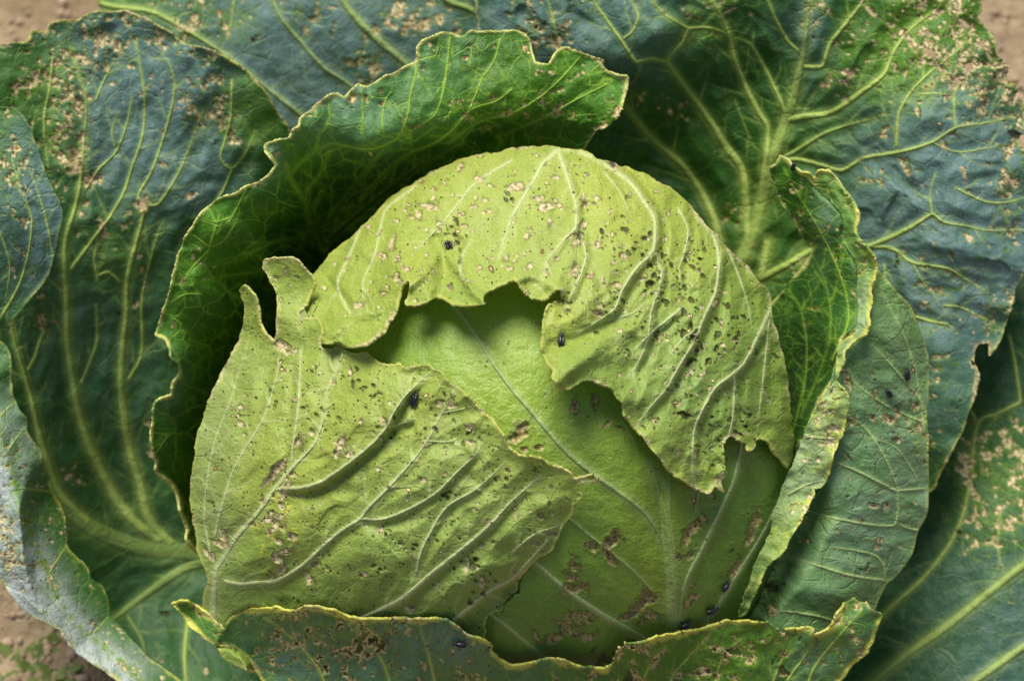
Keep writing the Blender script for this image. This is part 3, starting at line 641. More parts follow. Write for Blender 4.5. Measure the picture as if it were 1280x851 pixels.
# inner ball of the head
heart_veins = [([(842,830),(841,788),(840,738),(835,688),(829,638),(822,606),(812,576)],20,8,0,.6),([(560,368),(568,383),(583,401),(600,426),(616,453),(640,486),(673,524),(708,564),(740,591),(775,616),(805,640),(824,668),(834,700)],4,9,0,.9),([(836,586),(836,610),(838,650),(845,700),(850,770)],4,5,-5,.5),([(700,640),(718,653),(748,678),(790,712),(828,752)],2.5,5,0,.6),([(640,680),(668,701),(695,726),(723,748),(753,768),(780,783),(806,798),(835,818)],5,8),([(590,748),(640,788),(680,820),(705,838)],4.5,6,0,.8),
   ([(928,548),(918,599),(900,638),(878,686),(858,726),(849,768),(847,800)],4.5,6.5,2),([(976,622),(960,656),(935,698),(900,753),(883,778),(862,810)],4.5,6,2),([(880,575),(868,640),(856,700)],2,2.5,0,.5),([(775,520),(790,545),(800,570)],2.4,1.5,0,.4)]
A1 = leaf("heart", [(380,430),(470,345),(640,300),(800,420),(940,500),(982,560),(988,600),(984,650),(968,700),(945,752),(905,806),(840,838),(720,856),(560,850),(540,700),(480,560)],
  [(440,430,-10),(640,330,-14),(800,450,-14),(980,600,-8),(940,750,-8),(720,850,-8),(560,840,-10),(560,560,-10),(640,500,-6),(720,560,-4),(760,600,0),(820,560,-2),(780,540,0),(880,640,-8),(700,700,-8)],
  heart_veins, on_head=True, step=1.6, rough=1.2, bumps=(3,80), quilt=2.0, ruffle=(1,30,10), seed=31, side=(60,44,.3,.6), gap=5, slope=6, edge_amt=0.3,
  spots=[(s_[0], s_[1], s_[2] * 1.35, *s_[3:]) for s_ in [(768,672,7,1.3,1.3),(765,678,7,1.2,0),(758,680,6),(742,684,6.5,1.1,0),(757,691,5,1.6,1.2),(764,698,6,1.8,.9),(716,707,7,1.1,1.2),(714,720,5,1.5,.2),(719,736,5,2.4,-.2),(730,733,5),(714,768,5,1.5,0),(727,770,4.5,1.4,-.4),(738,772,5,1.3,1.9),(712,778,5),(722,780,5),(700,780,4,2,.4),(702,788,4,1.4,.9),(720,790,4.5),(710,787,5,1.4,-.4),(690,797,6,1.7,-.6),(698,796,5,1.8,-.6),(668,793,4,2.2,1.2),(676,805,3,1.6,0),(735,796,5,2.2,-.1),(746,793,3,1.5,-.5),(808,742,6,1.3,.4),(812,750,7,1.8,-.5),(804,752,7,2,-.9),(795,762,7,2,-.8),(784,770,6,1.6,-.3),(815,768,5,2.2,.9),(805,775,4,2,-.8),(866,660,6,2.2,-.9),(858,672,6,2.4,-1.2),(872,656,5),(848,697,5,1.3,1.2),(862,695,5,1.5,-.9),(742,502,5,1.6,1.5),(718,509,5,1.9,1.7),(655,533,6,2,-.5),(648,545,7,2.4,-.4),(673,560,4,1.5,-.3),(655,562,4,1.4,0),(760,533-4,3,1.6,-.8),(775,535,3,1.4,.3),(946,650,6,2.6,-1.3),(938,672,5,2.2,-1),(922,706,5,3,-1),(918,715,4,2.6,-1),(864,750,5,2.4,-.9),(866,732,3),(890,620,3,1.5,1),(880,648,4,1.4,1)]],
  pits=[(916,688,4,2.2,-1.2),(755,824,9,2.4,-.2),(748,830,7,2,0),(741,812,4,3,-.9),(786,803,6,2.2,0),(790,800,4,2,.1)], bloom=[(608,460,26,.3),(700,560,60,.15)], yellow=[(600,450,70,.15),(690,540,70,.1),(820,690,26,.25,70)], tone=(0.12,(650,800,90,.5),(740,730,90,.2),(910,690,50,.6,120),(520,420,40,.45),(780,500,40,.25),(930,600,50,.4)), dens=[(640,480,90,.03),(900,620,60,.07)], sprinkle=[(640,440,60,10,1,2),(900,640,40,12,1.2,2.6)])  # tone spots paint shade under the hood, down the right side and foot
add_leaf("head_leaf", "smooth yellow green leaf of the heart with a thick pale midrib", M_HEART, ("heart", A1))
# right wrapper leaf: outer face, inner face and rolled margin
R1 = leaf("wrap_out", [(1062,418),(1076,402),(1088,372),(1093,345),(1099,338),(1120,363),(1140,386),(1155,426),(1160,441),(1161,501),(1159,516),(1161,556),(1160,639),(1148,664),(1140,693),(1120,721),(1108,731),(1095,761),(1080,820),(1000,840),(900,840),(910,785),(940,710),(965,650),(985,600),(1010,540),(1036,495),(1046,450)],
  [(1099,340,100),(1140,386,72),(1160,441,52),(1161,501,42),(1160,600,32),(1148,663,26),(1120,721,22),(1095,761,20),(1080,820,10),(1085,400,118),(1050,440,116),(1040,490,112),(1005,560,98),(970,640,100),(940,715,104),(905,800,80),(1110,500,92),(1100,600,84),(1050,650,90),(1050,740,76),(980,740,90),(1120,420,100),(1040,580,94),(1140,560,60),(1000,835,60)],
  [([(1165,610),(1150,611),(1123,613),(1119,600),(1105,570),(1090,545),(1073,528),(1055,518)],3,4),([(1123,615),(1100,603),(1070,588),(1043,577),(1030,570)],5,3.5),([(1122,613),(1123,640),(1119,656),(1100,657),(1060,651),(1015,640),(1000,628)],4,3),([(1150,664),(1135,660),(1120,654)],3.5,3),([(1115,726),(1095,724),(1060,718),(1020,706),(990,697),(975,692)],4.5,3.5),([(1106,724),(1105,708),(1095,695),(1070,688),(1040,684)],4,2.5),
   ([(1158,520),(1150,500),(1130,475),(1110,452),(1090,432)],4,3),([(1156,540),(1152,510),(1146,470),(1130,420),(1112,384),(1100,356)],3.2,2.5),([(1156,528),(1140,522),(1110,508),(1085,492),(1068,478),(1060,462)],3.4,2.6),([(1050,780),(1030,772),(1000,766),(970,763)],4,3),([(1148,600),(1120,560),(1080,545)],2,1.5)],
  step=1.8, rough=1.0, bumps=(6,44), quilt=7, ruffle=(2,40,20), seed=41, side=(38,36,.45,1.3), gap=8, edge_amt=.5, bloom=[(1110,480,60,.55,80),(1090,640,70,.55),(1020,730,60,.45),(1150,600,40,.4,90)], tone=(0.45,(1060,560,50,.2),(1000,760,60,.25)),
  scars=[(1152,540,14,.55,26),(1150,660,10,.5)], spots=[(1120,513,7,1.4,1),(1093,494,5,1.5,1.7),(1097,505,3),(1090,522,6),(1112,525,9,1.4,.8),(1106,520,4),(1120,550,6,1.4,-.3),(1065,528,6,1.6,-1.2),(1064,541,2.6),(1092,632,5,2.4,.2),(1107,632,5,1.5,-1),(1098,675,4.5),(1097,684,5,1.3,0),(1102,675,3),(1047,664,3.4),(1125,682,3),(1145,508,6,1.6,-1),(1008,675,4),(1000,676,3),(965,762,8,1.6,1.6),(1060,478,5,3,1.3)], pits=[(963,734,15,1.5,1.9),(1074,618,4,1.3,1.4),(1060,620,4,1.3,0),(1076,712,4,1.2,.5),(1083,709,4,2.4,-1),(1073,718,3),(1115,540,2.6),(1119,595,3)], dens=[(1090,520,70,.06),(1040,640,80,.06)], sprinkle=[(1120,480,50,12,1.2,3),(1080,680,50,16,1.2,3)])
R2 = leaf("wrap_in", [(960,209),(970,205),(975,195),(983,198),(990,206),(1000,214),(1012,218),(1018,223),(1023,214),(1038,215),(1045,224),(1055,238),(1068,256),(1073,268),(1070,293),(1085,311),(1095,326),(1096,343),(1090,363),(1088,386),(1086,408),(1078,420),(1055,426),(1049,445),(1044,474),(1026,501),(1010,532),(997,566),(984,600),(968,640),(955,690),(920,760),(880,700),(890,560),(900,480),(940,395),(968,374),(991,348),(1017,312),(1002,298),(992,275),(977,255),(967,230)],
  [(962,208,58),(975,198,62),(1000,215,80),(1038,216,97),(1073,268,112),(1072,293,116),(1095,330,126),(1086,408,136),(1052,430,133),(1043,474,131),(1009,532,117),(982,598,98),(955,690,108),(920,760,92),(1000,250,62),(1030,285,84),(1055,340,104),(1066,390,112),(967,230,44),(992,275,34),(1010,308,26),(968,376,-30),(1010,450,45),(1000,400,30),(985,520,10),(970,580,20),(940,400,-70),(900,500,-150),(880,700,-150),(1030,400,80)],
  [([(985,560),(1005,480),(1008,430),(1000,385),(985,362)],3,2.4,0,.5),([(1000,520),(1030,450),(1038,400),(1030,350),(1010,310)],3.4,2.4,0,.35),([(1040,450),(1060,400),(1052,350),(1025,290),(995,240),(980,212)],3,2.4,0,.8)],
  step=1.7, rough=2, bumps=(4,34), ruffle=(5,22,16), edge_w=4.5, edge_lift=2.2, seed=43, side=(26,26,.6,1.0), gap=2, slope=1.6,
  scars=[(985,268,12,.55,24),(1005,292,16,.6),(1040,306,12,.5),(1070,330,14,.35,30),(1010,385,14,.25)], bloom=[(1030,260,12,.8,40),(1085,360,14,.6,40)], yellow=[(1082,400,12,.6,34),(1030,230,20,.3)], tone=(0.45,(1000,440,60,.5,90)), dens=[(1040,270,50,.16),(1085,350,30,.2)], sprinkle=[(1045,260,26,22,1.4,3.4),(1088,330,14,16,1.4,3.6),(985,240,16,12,1.4,3)])
wrap = add_leaf("wrapper_leaf", "cupped blue green wrapper leaf beside the head with a rolled pale margin", M_WRAP, ("wrap_out", R1), midrib=False)
inn = mesh_from("inner_face", *joined([R2]), M_CURL, wrap); inn['label'] = "dark green inner face of the cupped leaf"
rl = mesh_from("rolled_margin", *joined([roll]), M_ROLL, wrap); rl['label'] = "pale rolled back margin with a yellow edge"
vein_strips("wrap_in", wrap, M_CURL, ()); vein_strips("roll", wrap, M_ROLL, ())
fo = add_leaf("outer_leaf", "front leaf with a yellow wavy edge and brown chewed patches under the head", M_FRONT, ("front", fr), midrib=False)
# curled leaf standing behind the head
CU = leaf("curl", [(640,38),(655,42),(665,58),(669,77),(687,80),(697,62),(707,58),(730,67),(755,75),(753,80),(770,94),(784,95),(785,110),(776,140),(760,158),(745,165),(730,190),(700,240),(620,330),(480,600),(330,720),(245,690),(233,672),(235,660),(226,640),(225,624),(210,600),(197,591),(195,574),(190,553),(190,526),(193,505),(203,497),(215,494),(216,481),(225,466),(224,453),(214,448),(209,426),(195,418),(202,395),(210,373),(220,325),(235,290),(263,255),(290,242),(312,232),(335,222),(345,207),(330,190),(331,180),(346,176),(362,173),(365,163),(374,158),(375,148),(400,127),(415,117),(424,117),(430,121),(448,104),(458,109),(480,95),(495,89),(519,75),(520,60),(528,51),(558,41),(580,45),(590,39)],
  [(640,38,60),(590,40,72),(528,51,92),(458,109,112),(400,127,122),(362,173,128),(331,185,132),(345,207,130),(263,256,122),(220,325,106),(195,418,86),(225,455,78),(193,505,62),(190,553,45),(197,591,25),(227,639,-8),(236,670,-30),(395,172,114),(450,188,97),(535,170,82),(640,150,55),(700,150,45),(580,100,80),(470,140,104),(320,240,120),(295,295,107),(265,313,100),(251,368,88),(230,426,68),(760,150,38),(784,100,40),(730,67,50),(420,205,35),(500,200,25),(580,188,25),(345,280,0),(300,330,-10),(270,420,-30),(245,520,-50),(212,530,30),(400,310,-190),(440,260,-150),(520,220,-110),(620,190,-60),(330,400,-160),(280,500,-170),(250,640,-170),(450,450,-150),(600,300,-120),(350,650,-180),(225,560,0),(348,262,60),(326,308,50),(300,330,45),(282,378,35),(256,440,15),(395,200,70),(450,200,50)],
  [([(405,310),(385,260),(366,228),(357,205)],7,4,0,.9),([(519,76),(520,90),(513,120),(510,142),(502,165),(488,178),(460,187),(430,182),(410,180),(380,200),(360,222)],2.4,3.6),([(563,46),(560,75),(556,105),(550,130),(543,145),(520,160)],2.2,3),([(625,50),(618,75),(603,98),(595,118),(585,140),(575,150),(560,168)],2.2,3),([(590,60),(588,85),(602,96)],1.8,2),([(640,112),(620,127),(590,137),(570,158),(545,178),(500,200),(450,250)],2.4,4),([(725,72),(700,100),(675,122),(640,142),(600,152),(560,180)],2.4,3.4),([(760,105),(720,125),(690,142),(655,158),(620,172)],2,3),([(452,110),(454,140),(453,168)],2,2.6),([(490,115),(482,125),(478,150),(480,170)],1.8,2.4),([(411,130),(414,165)],1.8,2.2),
   ([(402,300),(382,250),(400,218),(412,190)],6,3,0,.9),([(407,285),(430,250),(460,210),(480,188)],5,3,0,.9),([(410,300),(470,250),(530,205),(580,178)],5,3,0,.8),([(310,232),(292,268),(285,280)],1.8,2),([(288,272),(270,278),(262,262)],1.6,1.6),([(275,268),(268,290),(254,330)],1.8,2),([(240,293),(262,308),(280,300),(297,275)],1.8,2.4),([(251,368),(232,368),(214,378)],1.6,2.2),([(262,312),(240,335),(232,350)],1.6,2),([(390,305),(350,300),(310,318),(270,330)],5,3,0,.6),([(380,340),(330,340),(280,345),(255,352)],5,3,0,.6),([(260,440),(240,460),(228,480)],2,2,0,.4)],
  step=1.9, rough=2.0, bumps=(7,44), ruffle=(9,26,18), edge_w=3.6, edge_lift=2.2, quilt=6, browned=.6, seed=51, side=(30,30,.4,1.0), gap=8, slope=1.3, edge_amt=1,
  scars=[(700,60,14,.8),(772,140,12,.75,22),(750,160,14,.5),(640,150,30,.3),(585,140,20,.28),(560,75,24,.26),(480,110,14,.28),(440,112,14,.5),(700,140,16,.5),(345,185,20,.3)], spots=[(528,87,4,1.4,1.5),(587,58,3.4,1.1,0),(617,59,3),(583,73,4,1.5,0),(573,128,4),(477,130,4,2,-.6),(520,160,4,1.8,-.5),(582,143,4,2.4,-.8),(385,145,3),(440,122,7),(702,112,3.4,2.4,-.6),(720,95,3.4,2.4,-.6),(675,117,3.4),(656,60,3.4),(672,92,3.6),(228,350,3,2.4,1.6),(241,320,2.4,2.4,1.6),(218,405,3),(346,195,3,2,-.6)],
  bloom=[(440,118,16,.8),(400,140,30,.45),(470,150,40,.35),(540,70,40,.3),(210,480,14,.8,24),(335,200,12,.9,18)], yellow=[(650,120,60,.16),(240,330,30,.15,60)], tone=(0.2,(620,70,70,.3),(390,320,55,1.0),(300,540,50,.9,110),(510,225,80,.8,26),(640,170,60,.3,16)), dens=[(620,100,100,.05)], pits=[(310,236,2.6,1.6,0),(247,273,2,1.6,-.8)], sprinkle=[(560,110,80,22,1.3,3.4),(700,110,40,16,1.3,3.6),(240,340,24,12,1.2,3)])  # strong tone spots paint the shade of the hollow behind the head
add_leaf("curled_leaf", "tall curled leaf with a wavy yellow edge standing behind the head", M_CURL, ("curl", CU))
# leaf on the left edge folded over its ridge
LF = leaf("fold", [(-70,420),(0,424),(8,431),(14,454),(15,484),(25,511),(34,524),(36,544),(50,561),(54,581),(65,606),(78,634),(85,665),(86,685),(105,703),(114,721),(128,731),(138,753),(140,771),(160,793),(185,821),(208,836),(227,851),(270,905),(190,905),(148,851),(120,831),(95,813),(83,798),(75,786),(55,778),(33,766),(15,746),(0,724),(-70,680)],
  [(0,541,66),(10,561,70),(26,640,84),(48,691,90),(73,740,94),(100,783,97),(120,796,98),(160,836,104),(175,851,106),(200,890,108),(8,431,20),(15,484,22),(36,535,25),(54,581,28),(86,685,42),(110,712,50),(138,753,56),(185,821,66),(227,851,72),(265,900,80),(0,724,50),(-60,690,36),(33,766,58),(75,786,64),(95,813,66),(148,851,76),(190,900,60),(-60,550,40),(0,640,70),(40,730,78),(100,805,84),(0,470,36),(-60,440,20)],
  [([(26,610),(45,612),(64,615)],2.6,2),([(62,715),(78,690),(85,680)],2.6,2),([(118,790),(135,772)],2.6,2),([(12,560),(30,535)],2.6,2),([(0,520),(20,500)],2.4,2),([(-10,640),(20,690),(60,745),(110,800)],2,1.5,0,.3),([(30,745),(60,775)],2,1.5,0,.3)],
  step=1.9, rough=2.2, bumps=(4,34), ruffle=(6,30,14), edge_w=4, seed=61, side=(30,22,.5,1.0), gap=8, edge_amt=.6, lines=[([(0,541),(15,591),(26,639),(48,691),(65,723),(73,746),(100,783),(140,816),(175,851)],4,6)],
  yellow=[(p_[0], p_[1], 3.2, .8) for p_ in smooth_line([(0,541),(15,591),(26,639),(48,691),(65,723),(73,746),(100,783),(140,816),(175,851)], False, 12)],
  bloom=[(-10,640,24,1.6,70),(20,710,26,1.6),(55,757,22,1.6),(92,800,20,1.6),(135,842,20,1.5),(40,560,14,.2,24),(180,830,20,.2),(10,500,12,.2)], scars=[(5,600,12,.55,60),(10,680,18,.42),(45,765,16,.6,10),(60,730,12,.5),(130,835,30,.55,14),(60,640,20,.4),(100,740,16,.36),(80,700,20,.28),(15,700,14,.4)], sprinkle=[(70,680,24,22,1.6,4),(30,590,14,14,1.6,4),(140,790,20,14,1.4,4),(20,720,24,18,1.4,4),(160,830,24,16,1.4,4)], tone=(0.5,), dens=[(20,700,60,.16),(110,810,50,.16)])
add_leaf("outer_leaf", "leaf folded over its ridge with a pale blue grey underside in the lower corner", M_FOLD, ("fold", LF), midrib=False)
TI = leaf("tip", [(-70,120),(0,133),(20,137),(33,150),(43,175),(54,205),(63,231),(75,253),(78,266),(75,288),(68,321),(60,346),(45,366),(28,386),(10,404),(0,412),(-70,420)],
  [(0,137,70),(33,152,74),(54,205,74),(78,266,66),(66,325,58),(40,370,50),(5,406,50),(30,260,92),(0,270,100),(-60,270,90),(-60,130,60),(-60,415,50)],
  [([(0,398),(23,358),(35,318),(40,278),(35,258),(25,235),(15,200)],3.2,2),([(66,320),(60,285),(50,248),(38,215)],2,1.4),([(0,415),(30,385),(55,350)],2.4,1.6),([(0,290),(12,330),(8,370)],2,1.2)],
  step=1.9, rough=1.4, bumps=(3,34), ruffle=(3,26,14), seed=63, side=(30,30,.4,.8), gap=8, bloom=[(55,270,20,.9,70),(15,290,30,.6,60),(20,170,16,.5)], scars=[(12,160,18,.62,22),(22,200,14,.6),(10,240,12,.6,20),(28,280,10,.4),(0,330,10,.5),(46,335,8,.5)], tone=(0.5,(40,340,20,-.2)), dens=[(25,250,60,.12)], sprinkle=[(20,210,18,30,1.3,3.6),(15,320,16,12,1.3,3.4)], edge_amt=.3)
add_leaf("outer_leaf", "blue green leaf tip with a chewed upper edge at the left border", M_OUTER, ("tip", TI), midrib=False)
# wide leaf on the left
WI = leaf("wide", [(-70,66),(0,56),(33,51),(38,39),(46,37),(55,41),(65,29),(80,26),(95,24),(118,15),(135,14),(160,15),(180,23),(198,33),(218,43),(225,53),(250,58),(275,68),(290,78),(300,84),(320,100),(345,135),(361,158),(380,200),(360,320),(330,500),(345,720),(340,870),(300,910),(215,910),(150,850),(95,790),(60,755),(20,720),(-70,640)],
  [(0,60,-24),(60,30,-36),(135,16,-44),(220,48,-40),(290,80,-36),(360,160,-70),(60,250,-46),(130,200,-62),(130,300,-84),(210,250,-80),(200,330,-124),(260,200,-76),(130,450,-150),(50,450,-100),(180,600,-225),(250,690,-262),(175,688,-240),(100,650,-180),(150,760,-240),(230,850,-190),(0,600,-96),(320,860,-205),(120,800,-170),(330,400,-170),(330,600,-220),(-60,300,-40),(-60,700,-100)],
  [([(275,692),(250,690),(175,684),(120,662),(83,640),(40,618),(0,600)],26,14,0,.55),([(200,676),(172,655),(150,630),(133,601),(113,559),(98,514),(90,469),(84,426),(83,380),(81,308),(93,263),(99,238),(104,190),(108,130),(100,98),(90,63)],13,3.5),([(215,680),(195,662),(183,639),(175,606),(163,567),(156,526),(151,476),(154,426),(158,390),(158,358),(165,323),(178,275),(182,258),(198,255),(225,213),(245,165),(255,140)],13,3),
   ([(110,652),(92,636),(75,616),(63,586),(50,546),(40,501),(28,459),(18,426),(10,380)],11,5),([(89,336),(115,301),(138,270),(155,240),(164,212),(178,170),(181,125),(175,83),(168,48)],4.5,2.4),([(108,236),(125,210),(145,190),(160,150),(165,118)],3.6,2),([(178,262),(173,245),(190,213),(208,160),(218,113),(213,83),(200,62)],3.6,2),([(35,463),(44,445),(50,426),(60,400)],4,2.4),([(101,479),(110,459),(121,426),(120,380)],4,2),([(161,474),(175,449),(178,426),(178,370),(195,300),(205,275)],4,2.2),([(122,350),(118,325),(122,300)],3,2),([(150,352),(135,340),(122,345),(118,325),(123,300)],3,2.4),([(290,100),(288,150),(276,195),(282,208),(292,210),(308,190),(320,165)],2.8,2.8),([(290,212),(278,240),(262,262),(230,300)],3,3),
   ([(262,700),(225,713),(175,748),(145,771),(110,800)],13,6,0,.6),([(235,775),(231,813),(233,860)],4.5,4),([(160,770),(178,800),(182,830)],4,3,0,.5),([(66,70),(62,110),(55,150),(60,210)],2.6,1.8),([(120,125),(128,105),(142,78)],2.6,1.8),([(145,190),(140,165),(148,140)],2,1.4)],
  step=2.1, rough=2.2, browned=.8, bumps=(10,70), ruffle=(9,40,30), quilt=7, seed=71, side=(34,46,.45,1.0), gap=10, slope=1.0, edge_amt=.75,
  scars=[(262,105,22,.7,30),(258,135,18,.5),(90,60,34,.45),(50,100,24,.5),(85,185,18,.6,40),(95,120,20,.5),(120,55,24,.45),(170,30,24,.4),(140,75,16,.5),(190,40,16,.5),(100,195,10,.7),(300,160,18,.4),(130,300,24,.32),(160,260,26,.3),(45,400,20,.5,20),(60,170,18,.5),(115,230,14,.4),(230,40,20,.45),(90,600,16,.35),(180,420,10,.5)],
  spots=[(97,130,9,1.8,1.4),(203,165,4,1.5,1.5),(202,206,4),(236,134,4),(173,320,4),(177,338,5),(180,355,4.5,1.4,1.5),(171,380,4,2,-.9),(238,245,6,2.2,-.5),(53,370,6,1.1,0),(53,400,8,1.6,1.5),(85,596,6,1.3,.5),(98,600,6),(185,528,6),(191,565,8,1.4,1.2),(293,177,6,1.8,0),(103,268,4),(117,225,8,2.2,-.4),(92,200,9,2.6,1.2),(201,825,4),(257,838,4,2.2,1.5)],
  bloom=[(150,110,60,.75),(200,90,60,.85),(230,180,60,.6),(120,40,50,.6),(170,180,50,.5),(60,300,60,.12),(250,250,60,.35),(130,400,70,.3),(120,530,80,.16),(200,780,80,.22)], yellow=[(310,130,26,.3,40),(80,80,30,.2),(150,320,24,.24),(80,180,20,.3),(40,120,40,.12),(330,160,30,.2)], tone=(0.55,(310,140,30,-.4),(60,80,50,-.3),(130,320,40,-.25),(180,690,60,-.1)), pits=[(149,393,5,1.6,1.5),(206,767,5,2,0),(64,70,4)], dens=[(120,80,80,.10)], sprinkle=[(80,80,40,40,1.5,4),(170,60,50,30,1.5,4),(60,180,30,30,1.5,4),(250,110,24,20,1.5,4),(270,80,20,10,1.5,4)], holes=[(178,258,6)])
add_leaf("outer_leaf", "wide dark blue green leaf with long pale veins on the left", M_OUTER, ("wide", WI))
# great leaf on the upper right
GR = leaf("great", [(620,-110),(592,-30),(596,20),(602,60),(640,150),(720,300),(900,420),(960,470),(1020,480),(1100,560),(1140,625),(1168,611),(1173,596),(1185,573),(1200,546),(1210,521),(1218,496),(1224,468),(1218,453),(1219,440),(1223,433),(1235,428),(1235,451),(1240,443),(1250,426),(1260,398),(1270,363),(1280,342),(1294,300),(1290,200),(1284,160),(1278,135),(1273,110),(1268,103),(1258,106),(1263,95),(1258,80),(1245,68),(1245,55),(1235,38),(1223,20),(1229,13),(1223,0),(1212,-50),(1180,-120),(1120,-190),(1030,-235),(920,-240),(800,-210),(700,-160)],
  [(930,320,-185),(970,185,-118),(1005,63,-70),(1013,0,-50),(850,210,-195),(783,135,-150),(720,190,-180),(850,50,-56),(790,78,-62),(905,38,-58),(850,110,-128),(920,110,-112),(750,20,-50),(650,10,-36),(605,40,-50),(1040,140,-86),(1120,185,-44),(1080,113,-60),(1165,268,-30),(1105,300,-74),(1195,160,-20),(1260,150,-40),(1223,10,-40),(1140,40,-40),(1280,330,-64),(1240,430,-74),(1185,500,-66),(1170,596,-90),(1000,330,-150),(1100,450,-96),(950,450,-190),(700,280,-210),(890,-20,-40),(1230,300,-36),(1060,240,-96),(1140,400,-66),(700,80,-70),(1000,-230,-60),(700,-150,-70),(1150,-130,-60),(850,-120,-30),(1020,-120,-40)],
  [([(915,350),(926,325),(936,303),(955,240),(970,185),(984,145),(990,130),(998,95),(1005,63),(1012,0),(1014,-30)],19,9,0,.75),([(960,300),(951,348+0),(985,330),(1017,313),(1085,308),(1105,300),(1135,286),(1165,268),(1180,278),(1210,283),(1230,288),(1285,288)],11,2.6),([(965,200),(1000,200),(1030,208),(1053,213),(1080,198),(1125,190),(1165,178),(1195,160),(1225,155),(1253,150),(1270,145)],6,2.8),([(985,150),(1005,146),(1040,140),(1080,113),(1100,98),(1108,88),(1118,63),(1140,35),(1173,10),(1190,-20)],8,3.5),([(1005,84),(1028,83),(1038,55),(1055,33),(1080,0),(1095,-30)],6,4),([(1120,183),(1123,145),(1135,120),(1160,93),(1195,65),(1215,45)],4.2,2.4),([(1195,160),(1193,120),(1205,100)],2.4,2),([(1148,118),(1170,117),(1193,119)],2.2,2),([(975,200),(993,190),(1035,165),(1093,148)],6,3,0,.7),([(1085,308),(1115,311),(1140,328),(1185,336),(1205,348),(1235,366)],5.5,2),([(1195,235),(1210,243),(1235,253),(1260,253),(1285,246)],3,2.4),([(1145,396),(1165,402),(1185,406),(1195,416)],4,2.4),([(1180,382),(1200,384),(1225,396),(1245,404)],2.6,1.6),
   ([(935,300),(928,205+10),(905,180),(890,155),(860,113),(835,78),(845,62),(853,55),(860,36),(830,18),(815,0),(805,-20)],11,4.5),([(950,258),(960,163),(948,140),(935,115),(918,73),(913,48),(903,23),(890,0),(882,-20)],9,4.5),([(905,330),(890,268),(858,213),(815,173),(783,135),(770,118)],11,5),([(984,150),(975,125),(960,93),(940,58),(928,50),(913,48)],5.5,3),([(835,78),(813,74),(795,78),(778,53),(760,28),(740,0),(728,-20)],4.5,3.6),([(780,48),(790,40),(798,20),(788,0)],2.6,2.2),([(860,36),(885,35),(908,42)],3.4,3),([(700,60),(690,20),(682,-10)],3,2),([(998,64),(985,52),(970,25),(960,0)],4.4,3),([(918,125),(940,180),(950,190)],2.2,2,0,.5),([(1165,178),(1195,190),(1230,186),(1265,180)],2,1.4),([(1140,328),(1160,360),(1190,370)],2,1.4),([(1105,330),(1110,380),(1135,400)],2.2,1.6),([(1165,268),(1163,240),(1170,215)],2.2,1.4)],
  step=2.1, rough=2.4, holey=True, browned=.8, bumps=(14,80), ruffle=(9,36,26), quilt=11, seed=81, side=(34,44,.5,1.2), gap=12, slope=1.0, edge_amt=.6,
  scars=[(1210,60,34,.66,50),(1240,100,28,.62),(1150,60,24,.5),(1130,15,30,.45),(1030,15,20,.6),(1035,105,18,.66,14),(1055,95,10,.6),(1100,140,16,.36),(1130,210,10,.6),(1115,160,12,.55),(1210,345,16,.55,14),(1250,390,22,.5,22),(1260,230,14,.55,40),(1205,300,10,.5),(1140,330,26,.32),(1170,380,14,.4),(1220,460,12,.6),(1170,470,20,.45,40),(1160,550,14,.55),(1095,225,14,.5),(1150,150,20,.3),(680,10,34,.62),(660,40,20,.5),(700,40,16,.5),(860,35,24,.28),(900,15,26,.4),(850,135,12,.5),(805,125,14,.45),(925,275,14,.45),(1000,350,20,.4),(1010,365,12,.4),(1245,300,14,.4),(1180,20,26,.5),(1275,160,16,.5,40)],
  spots=[(1147,140,5,1.3,1.5),(1180,182,5,1.5,1.3),(1163,58,4),(1090,16,6,1.5,1.2),(1063,52,4),(1213,80,5),(1134,215,5,2.4,1.2),(1205,215,5,1.8,1.2),(1210,297,5,2,.8),(1257,228,5),(915,12,4,3,-.4),(940,18,4),(838,138,5),(850,133,6),(1075,200,3)],
  bloom=[(1170,170,60,.85),(1220,250,70,.9),(1160,330,70,.7),(1240,330,50,.7),(1200,420,50,.6),(1170,520,40,.35),(1015,50,16,.85,50),(1110,200,40,.6),(680,15,50,.9),(760,40,50,.55),(820,20,50,.35),(640,20,30,.6),(975,30,20,.3),(1180,90,24,.5),(1090,270,40,.5),(1060,120,20,.3)], yellow=[(1110,90,40,.3),(1190,60,40,.3),(880,38,26,.45,12),(1020,150,40,.12),(940,260,30,.1),(1140,100,30,.25)], tone=(0.6,(1100,90,60,-.5),(1180,40,50,-.5),(860,40,40,-.3),(1000,280,60,-.2)), dens=[(1210,90,60,.3),(1150,60,70,.2),(1230,200,60,.12)], pits=[(1112,93,4,1.2,0),(1230,80,5),(1121,330,5,1.6,1.4),(1005,345,5,1.3,0),(712,1,6),(682,30,4),(1272,170,10,2.4,.4)],
  sprinkle=[(1215,70,30,70,1.5,4.2),(1150,60,40,40,1.5,4),(1240,120,24,40,1.4,4),(1255,200,20,20,1.4,3.6),(1100,50,40,24,1.5,4),(1250,380,24,20,1.4,3.6),(1180,480,30,14,1.4,3.6),(680,20,36,26,1.5,4),(1150,250,60,16,1.2,3),(1270,290,16,14,1.4,3.6)], holes=[(1286,178,12),(1197,100,3),(1185,96,3),(1192,108,3),(1165,106,2.5),(1158,109,2.5),(1228,140,3),(1212,130,2.5)])
add_leaf("outer_leaf", "great blue green leaf with a thick midrib and riddled edge at the upper right", M_OUTER, ("great", GR))
